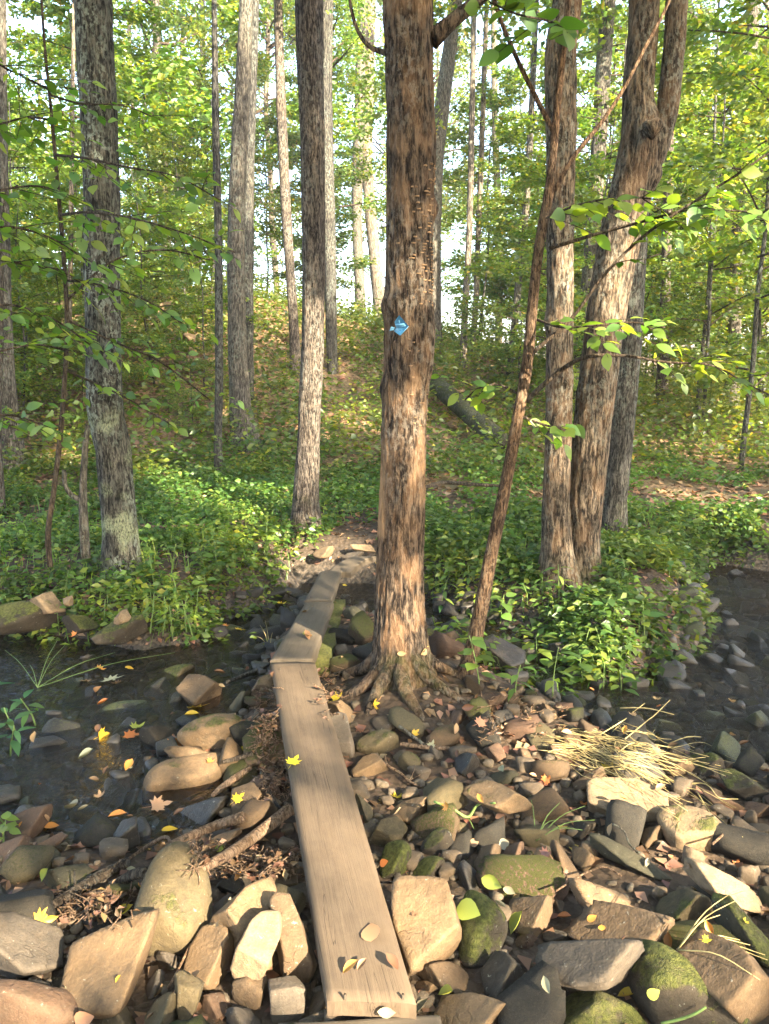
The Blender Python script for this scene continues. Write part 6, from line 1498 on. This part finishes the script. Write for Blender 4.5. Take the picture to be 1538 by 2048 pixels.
FL = [(742, 1868, 50, 'dry_ovate', 'tan', "round tan dead leaf lying on the near part of the longest plank", 1.6), (702, 1944, 34, 'dry_curl', 'orange', "curled orange leaf on the plank's near end", .4), (724, 1938, 26, 'dry_curl', 'tan', "curled tan leaf beside the curled orange leaf on the plank", .8),
      (785, 1936, 36, 'dry_curl', 'brown', "crumpled brown leaf on the plank's right near edge", 2.2), (590, 1524, 32, 'dry_maple', 'yellow', "yellow-orange maple leaf halfway along the longest plank", 1.2), (772, 2022, 34, 'dry_curl', 'pale', "pale curled leaf at the plank's end near the bottom edge", 0),
      (846, 2026, 36, 'dry_curl', 'pale', "whitish curled leaf on the flat slab at the bottom edge", .3), (897, 1998, 44, 'dry_curl', 'ygreen', "yellow-green spotted leaf on the flat tan slab", -.6), (940, 1825, 56, 'dry_ovate', 'ygreen', "big yellow leaf leaning on the rounded mossy rock", -.6),
      (985, 1768, 46, 'dry_curl', 'ygreen', "curled white-green leaf above the squared brown block", -.7), (1018, 1784, 26, 'dry_curl', 'pale', "white leaf just right of the curled white-green leaf", -.7), (993, 1815, 26, 'dry_curl', 'pale', "white leaf at the corner of the squared brown block", -.8), (1044, 1855, 50, 'dry_curl', 'ygreen', "curled green-yellow leaf on the squared brown block", .2),
      (1186, 1839, 22, 'dry_ovate', 'orange', "orange leaf on the long flat slab, upper of two", .3), (1205, 1857, 18, 'dry_ovate', 'orange', "orange leaf on the long flat slab, lower of two", 1.4), (1128, 1842, 28, 'dry_curl', 'orange', "orange leaf at the left end of the long flat slab", -.5), (1098, 1978, 30, 'dry_curl', 'pale', "white leaf standing upright near the bottom edge", 1.5),
      (1256, 2002, 40, 'dry_curl', 'yellow', "yellow leaf with a long stalk on the dark mossy rock", -.2), (1308, 1985, 28, 'dry_ovate', 'ygreen', "yellow-green leaf pair on the dark mossy rock", .8), (1420, 1858, 26, 'dry_curl', 'orange', "orange leaf stuck on the clump of dry yellow stems", 1.4), (1340, 1888, 30, 'dry_curl', 'orange', "orange leaf at the pointed end of the long flat slab", 1.0),
      (1098, 1712, 30, 'dry_maple2', 'pink', "pink leaf on the rounded tan-topped stone", -.3), (1006, 1688, 28, 'dry_ovate', 'pale', "pale peach leaf on the knobbly stones", .6), (950, 1685, 20, 'dry_ovate', 'tan', "tan leaf left of the pale peach leaf", .6), (772, 1602, 24, 'dry_maple', 'yellow', "bright yellow leaf beside the smooth tan-olive stone, left of two", .6), (792, 1597, 24, 'dry_maple2', 'yellow', "bright yellow leaf touching the smooth tan-olive stone, right of two", 1.9),
      (770, 1727, 20, 'dry_ovate', 'orange', "orange leaf on the shaggy mossy rock by the plank", .2), (742, 1668, 14, 'dry_ovate', 'orange', "small orange leaf at the plank edge", 1.), (1222, 1536, 30, 'dry_maple2', 'yellow', "yellow leaf in the straw pile", .5), (1098, 1558, 22, 'dry_maple2', 'orange', "orange leaf at the left of the straw pile", .5), (1168, 1611, 16, 'dry_maple2', 'orange', "orange leaf on the thin green-yellow stems", .5), (1475, 1724, 20, 'dry_maple2', 'orange', "orange leaf near the right edge by the sunlit pinkish block", 1.),
      (967, 1446, 28, 'dry_maple', 'pink', "pink star-shaped leaf on the brown stone", .5), (935, 1414, 24, 'dry_curl', 'brown', "brown curled leaf on the flat red-brown rock", .5), (866, 1488, 18, 'dry_maple2', 'pale', "pale green leaf on the pale straight stick", 1.), (832, 1465, 16, 'dry_maple2', 'yellow', "yellow leaf in the hollow below the tree roots", 1.), (748, 1408, 22, 'dry_maple2', 'yellow', "yellow leaf between the tree roots", .4), (678, 1396, 24, 'dry_maple2', 'yellow', "yellow leaf beside the plank below the roots", .4), (645, 1358, 26, 'dry_ovate', 'pale', "pale yellow leaf on the plank's edge by the roots", 1.2),
      (400, 1418, 46, 'dry_maple', 'yellow', "largest bright yellow maple leaf in front of the wedge rock", .3), (380, 1436, 26, 'dry_curl', 'yellow', "narrow yellow leaf on the pool, left of the largest yellow leaf", .1), (204, 1471, 34, 'dry_maple', 'yellow', "yellow maple leaf floating in the pool at left", .4), (268, 1474, 36, 'dry_maple', 'orange', "orange maple leaf floating in the middle of the pool", .2), (278, 1457, 28, 'dry_maple2', 'ygreen', "yellow-green leaf touching the orange maple leaf in the pool", .8),
      (357, 1484, 38, 'dry_maple2', 'orange', "orange leaf propped behind the flat tan stone", 1.4), (325, 1613, 42, 'dry_maple', 'pink', "salmon maple leaf on the water before the speckled rock", .4), (340, 1662, 32, 'dry_ovate', 'yellow', "bright yellow leaf on the water above the driftwood", .2), (233, 1641, 34, 'dry_curl', 'orange', "brown-orange leaf on the wet gravel edge of the pool", .1), (174, 1519, 36, 'dry_curl', 'pale', "whitish green leaf floating in the pool", .05), (146, 1625, 42, 'dry_curl', 'pale', "pale yellow leaf at the gravel edge near the left", -.5), (104, 1655, 28, 'dry_ovate', 'orange', "orange leaf on the flat reddish rock", .3), (166, 1624, 22, 'dry_curl', 'pale', "small white leaf on wet gravel", 0.),
      (203, 1341, 20, 'dry_maple2', 'orange', "orange leaf floating near the far side of the pool", .1), (259, 1338, 18, 'dry_ovate', 'yellow', "small yellow leaf floating near the round half-mossy rock", .1), (178, 1366, 34, 'dry_maple', 'tan', "tan maple leaf in the pool, left of a pale green cluster", .1), (230, 1362, 44, 'dry_maple', 'pale', "pale green-tan leaf cluster in the pool", .1), (196, 1388, 26, 'dry_curl', 'pink', "pinkish leaf below the leaf cluster in the pool", -.8), (206, 1412, 24, 'dry_curl', 'orange', "orange leaf on the broad low mossy rock", 0.), (256, 1539, 28, 'dry_curl', 'orange', "orange leaf standing by the small brown tilted stone", 1.5),
      (423, 1525, 16, 'dry_maple2', 'orange', "small orange leaf on the speckled flat-topped rock", .3), (480, 1596, 26, 'dry_maple', 'yellow', "yellow leaf on the flat brown stone left of the debris", .8), (442, 1697, 24, 'dry_ovate', 'ygreen', "yellow-green leaf between the two driftwood sticks", 1.3), (466, 1656, 32, 'dry_curl', 'orange', "orange-yellow leaf on the thick pale driftwood", .4), (100, 1750, 36, 'dry_curl', 'ygreen', "pale green leaf by the mossy square-topped rock", .6), (90, 1842, 44, 'dry_maple2', 'yellow', "yellow-green leaves at the end of the dark rotten log", .4), (262, 1740, 18, 'dry_ovate', 'pale', "small pale green leaf on the dark rotten log", .4), (246, 1832, 36, 'dry_curl', 'yellow', "yellow leaf left of the olive boulder", .6),
      (387, 1962, 36, 'dry_curl', 'tan', "long tan dead leaf on the narrow upright stone", -1.2), (180, 2030, 60, 'dry_curl', 'pink', "red-brown curled leaf at the bottom edge below the big flat-faced rock", .6), (614, 1272, 16, 'dry_maple2', 'ygreen', "green-yellow leaf on the second plank", .2), (613, 1225, 16, 'dry_maple2', 'brown', "dark brown leaf on the second plank's far part", .2), (482, 1262, 22, 'dry_maple', 'yellow', "yellow leaf floating left of the second plank", .2), (454, 1254, 14, 'dry_maple2', 'orange', "small orange leaf floating beside the yellow one near the second plank", .2), (565, 1210, 18, 'dry_maple2', 'yellow', "yellow leaf on dark stones left of the second plank's end", .4), (153, 1268, 16, 'dry_maple2', 'orange', "orange leaf at the water line of the left bank", .2), (690, 1172, 10, 'dry_ovate', 'yellow', "tiny yellow leaf on stones right of the third plank", .2)]
for (px, py, w, kind, col, lb, ang) in FL: fallen(px, py, w, kind, col, lb, ang)
for k in range(150):
    x, y = gr.uniform(-1.9, 2.0), gr.uniform(1.4, 4.4)
    if plank_near(x, y): continue
    p, nrm = drop(x, y); px = 769 + F * p[0] / max(.5, (p - CAM).dot(AX_F)); py = 1024 - F * (p - CAM).dot(AX_U) / max(.5, (p - CAM).dot(AX_F))
    fallen(px, py, gr.uniform(10, 24), gr.choice(['dry_maple2', 'dry_curl', 'dry_curl']), gr.choice(['tan', 'brown', 'orange', 'yellow', 'pale'], p=[.3, .5, .12, .04, .04]), "small dead leaf lying among the rocks", group="dead leaves among the rocks")
# ------------------------------------------------------------------ wood behind the viewer, unseen; its crowns are shaped to dapple the low sun
e1 = unit(np.cross(SUN, [0, 0, 1])); e2 = np.cross(e1, SUN)
def uv_of(p): return np.array([np.dot(p, e1), np.dot(p, e2)])
LIT = []
for (px, py, r_) in [(720, 1960, .22), (705, 1870, .2), (672, 1690, .18), (655, 1630, .17), (612, 1490, .16), (605, 1450, .14), (590, 1390, .15), (580, 1335, .12), (230, 1860, .2), (170, 1900, .15), (480, 1790, .2), (540, 1850, .2), (400, 1900, .18), (340, 1800, .12), (560, 1920, .1),
                     (860, 1790, .18), (870, 1880, .18), (1070, 1830, .14), (1190, 1790, .2), (1230, 1850, .2), (1180, 1930, .18), (1400, 1930, .16), (1260, 1610, .2), (1200, 1560, .2), (1300, 1540, .25), (1390, 1670, .22), (1450, 1760, .18), (1120, 1490, .2), (1030, 1450, .2), (970, 1420, .15), (1010, 1500, .15),
                     (990, 1720, .12), (1090, 1720, .12), (850, 1620, .12), (740, 1560, .1), (950, 1580, .12), (400, 1540, .16), (420, 1480, .1), (360, 1380, .08), (530, 1390, .1), (660, 1410, .08), (1150, 1450, .2), (540, 1450, .1), (60, 1990, .2), (30, 1900, .15)]:
    LIT.append((uv_of(hit(px, py)[0]), r_ * .74))
for (px, py, r_) in [(800, 1290, .11), (790, 1235, .13), (800, 1180, .12), (805, 1120, .09), (835, 910, .08), (825, 860, .09), (830, 810, .09), (830, 760, .07), (845, 590, .07), (845, 545, .08), (840, 430, .05)]:
    LIT.append((uv_of(on_y(px, py, MAIN_Y - .1)), r_))
for (px, py, r_) in [(1245, 560, .2), (1235, 480, .2), (1225, 630, .14), (1120, 560, .18), (1115, 640, .1), (1110, 930, .14), (1150, 1000, .1)]:
    LIT.append((uv_of(on_y(px, py, PY)), r_))
for (px, py, r_) in [(560, 1100, .42), (600, 1090, .3), (440, 1000, .5), (390, 1000, .4), (500, 1050, .25), (330, 960, .4), (250, 1090, .15), (620, 860, .3), (620, 690, .2), (437, 830, .2), (660, 1085, .2), (1350, 900, .5), (1420, 1000, .4), (1450, 1040, .3), (930, 740, .7), (720, 840, .5), (380, 660, .6), (470, 620, .5), (1000, 1250, .25), (960, 1220, .2), (1110, 1290, .2), (1060, 1330, .2), (230, 1000, .12), (240, 1060, .08), (130, 920, .3)]:
    LIT.append((uv_of(ground_hit(px, py)), r_))
LU = np.array([a for a, b in LIT]); LR = np.array([b for a, b in LIT])
cr = np.random.default_rng(21)
corners = np.array([uv_of(p) for p in [(-6, 1, -.2), (5, 1, -.2), (-8, 12, 0), (8, 12, 0), (-3, 4, 4.5), (3, 4, 4.5), (-6, 10, 4), (6, 10, 4)]])
u0, v0 = corners.min(0) - .5; u1, v1 = corners.max(0) + .5
trees_b = []
cand = []
for x in np.arange(-4, 17, .35):
    for y in np.arange(-16, -5, .8):
        uu = e1[0] * x + e1[1] * y
        cand.append((float((np.abs(LU[:, 0] - uu) < .24).sum()) + .01 * abs(y + 9), x, y))
for c_, x, y in sorted(cand):
    if len(trees_b) < 10 and all(math.hypot(x - a_, y - b_) > 2.2 for a_, b_ in trees_b): trees_b.append((x, y))
crowns = [MB() for _ in trees_b]
cl = 0
for u in np.arange(u0, u1, .27):
    for v in np.arange(v0, v1, .27):
        uu, vv = u + cr.uniform(-.18, .18), v + cr.uniform(-.18, .18)
        if perlin(np.array([[uu * .9, vv * .9, 3.3]]))[0] > .38: continue
        yt = cr.uniform(-11, -4.0)
        base = e1 * uu + e2 * vv; tau = (yt - base[1]) / SUN[1]; Q = base + SUN * tau
        if not 1.8 < Q[2] < 16: continue
        n = 66; C = Q + cr.normal(0, .19, (n, 3))
        cu = np.column_stack([C @ e1, C @ e2])
        d = (np.linalg.norm(cu[:, None] - LU[None], axis=2) / LR[None]).min(1)
        C = C[cr.random(n) < sstep(.9, 1.15, d)]  # leaves cleared along the rays to spots meant to be sunlit
        if len(C) == 0: continue
        k = int(np.argmin([(Q[0] - a) ** 2 + (Q[1] - b) ** 2 for a, b in trees_b])); n = len(C); cl += 1
        D = cr.normal(size=(n, 3)); Nn = np.array([0, 0, 1.0]) + cr.normal(0, .6, (n, 3)) ; L = cr.uniform(.09, .16, n)
        leaf_geo(C, D, Nn, L, L * .65, tints(n, ['green', 'mid', 'yg'], [3, 4, 2], cr), crowns[k])

for k, (x, y) in enumerate(trees_b):
    if not crowns[k].v: continue
    t = thing("tree", "unseen tree behind the viewer, its crown shaped to dapple the sunlight", "tree", loc=(x, y, -.2), group="trees behind the viewer")
    o = obj("trunk", FAR_TRUNK[k % 4], t)
    obj("crown", crowns[k].mesh("crown", M['leaf'], 'tint', smooth=False, off=(x, y, -.2)), t)

# unseen leaf layer, added as near-tree crowns to shade the stream from the sky
near = [(t_main, "main"), (t_left, "left"), (t_pair, "pair"), (t_fork, "fork")]
over = [MB() for _ in near]
for x in np.arange(-6.5, 6.5, .42):
    for y in np.arange(-4.5, 6.2, .42):
        Q = np.array([x + cr.uniform(-.2, .2), y + cr.uniform(-.2, .2), cr.uniform(5.2, 8.6)])
        if perlin(Q[None] * .55)[0] > .28: continue
        n = 52; C = Q + cr.normal(0, .3, (n, 3)); cu = np.column_stack([C @ e1, C @ e2])
        d = (np.linalg.norm(cu[:, None] - LU[None], axis=2) / LR[None]).min(1)
        C = C[cr.random(n) < sstep(.9, 1.15, d)]; n = len(C)
        if n == 0: continue
        k = int(np.argmin([(Q[0] - t.location[0]) ** 2 + (Q[1] - t.location[1]) ** 2 for t, _ in near]))
        D = cr.normal(size=(n, 3)); Nn = np.array([0, 0, 1.0]) + cr.normal(0, .5, (n, 3)); L = cr.uniform(.1, .17, n)
        leaf_geo(C, D, Nn, L, L * .65, tints(n, ['green', 'mid', 'yg'], [3, 4, 2], cr), over[k])
for (t, _), m_ in zip(near, over):
    if m_.v: obj("crown", m_.mesh("crown", M['leaf'], 'tint', smooth=False, off=np.array(t.location)), t)

# thin haze added between the trees for a bright glow
hz, nt = new_mat("haze")
vol = N(nt, "ShaderNodeVolumePrincipled", inp={"Density": .001, "Anisotropy": .0}); vol.inputs["Color"].default_value = (1, 1, 1, 1)
nt.links.new(vol.outputs[0], N(nt, "ShaderNodeOutputMaterial").inputs["Volume"])
hb = np.array([(x, y, z) for x in (-420, 420) for y in (-80, 520) for z in (-12, 26)], float)
haze = obj("haze", mesh_np("haze", hb, quads=[(0, 1, 3, 2), (4, 6, 7, 5), (0, 4, 5, 1), (2, 3, 7, 6), (0, 2, 6, 4), (1, 5, 7, 3)], mat=hz, smooth=False)); haze["kind"] = "stuff"
haze["label"] = "thin haze between the trees, added for its bright glow"
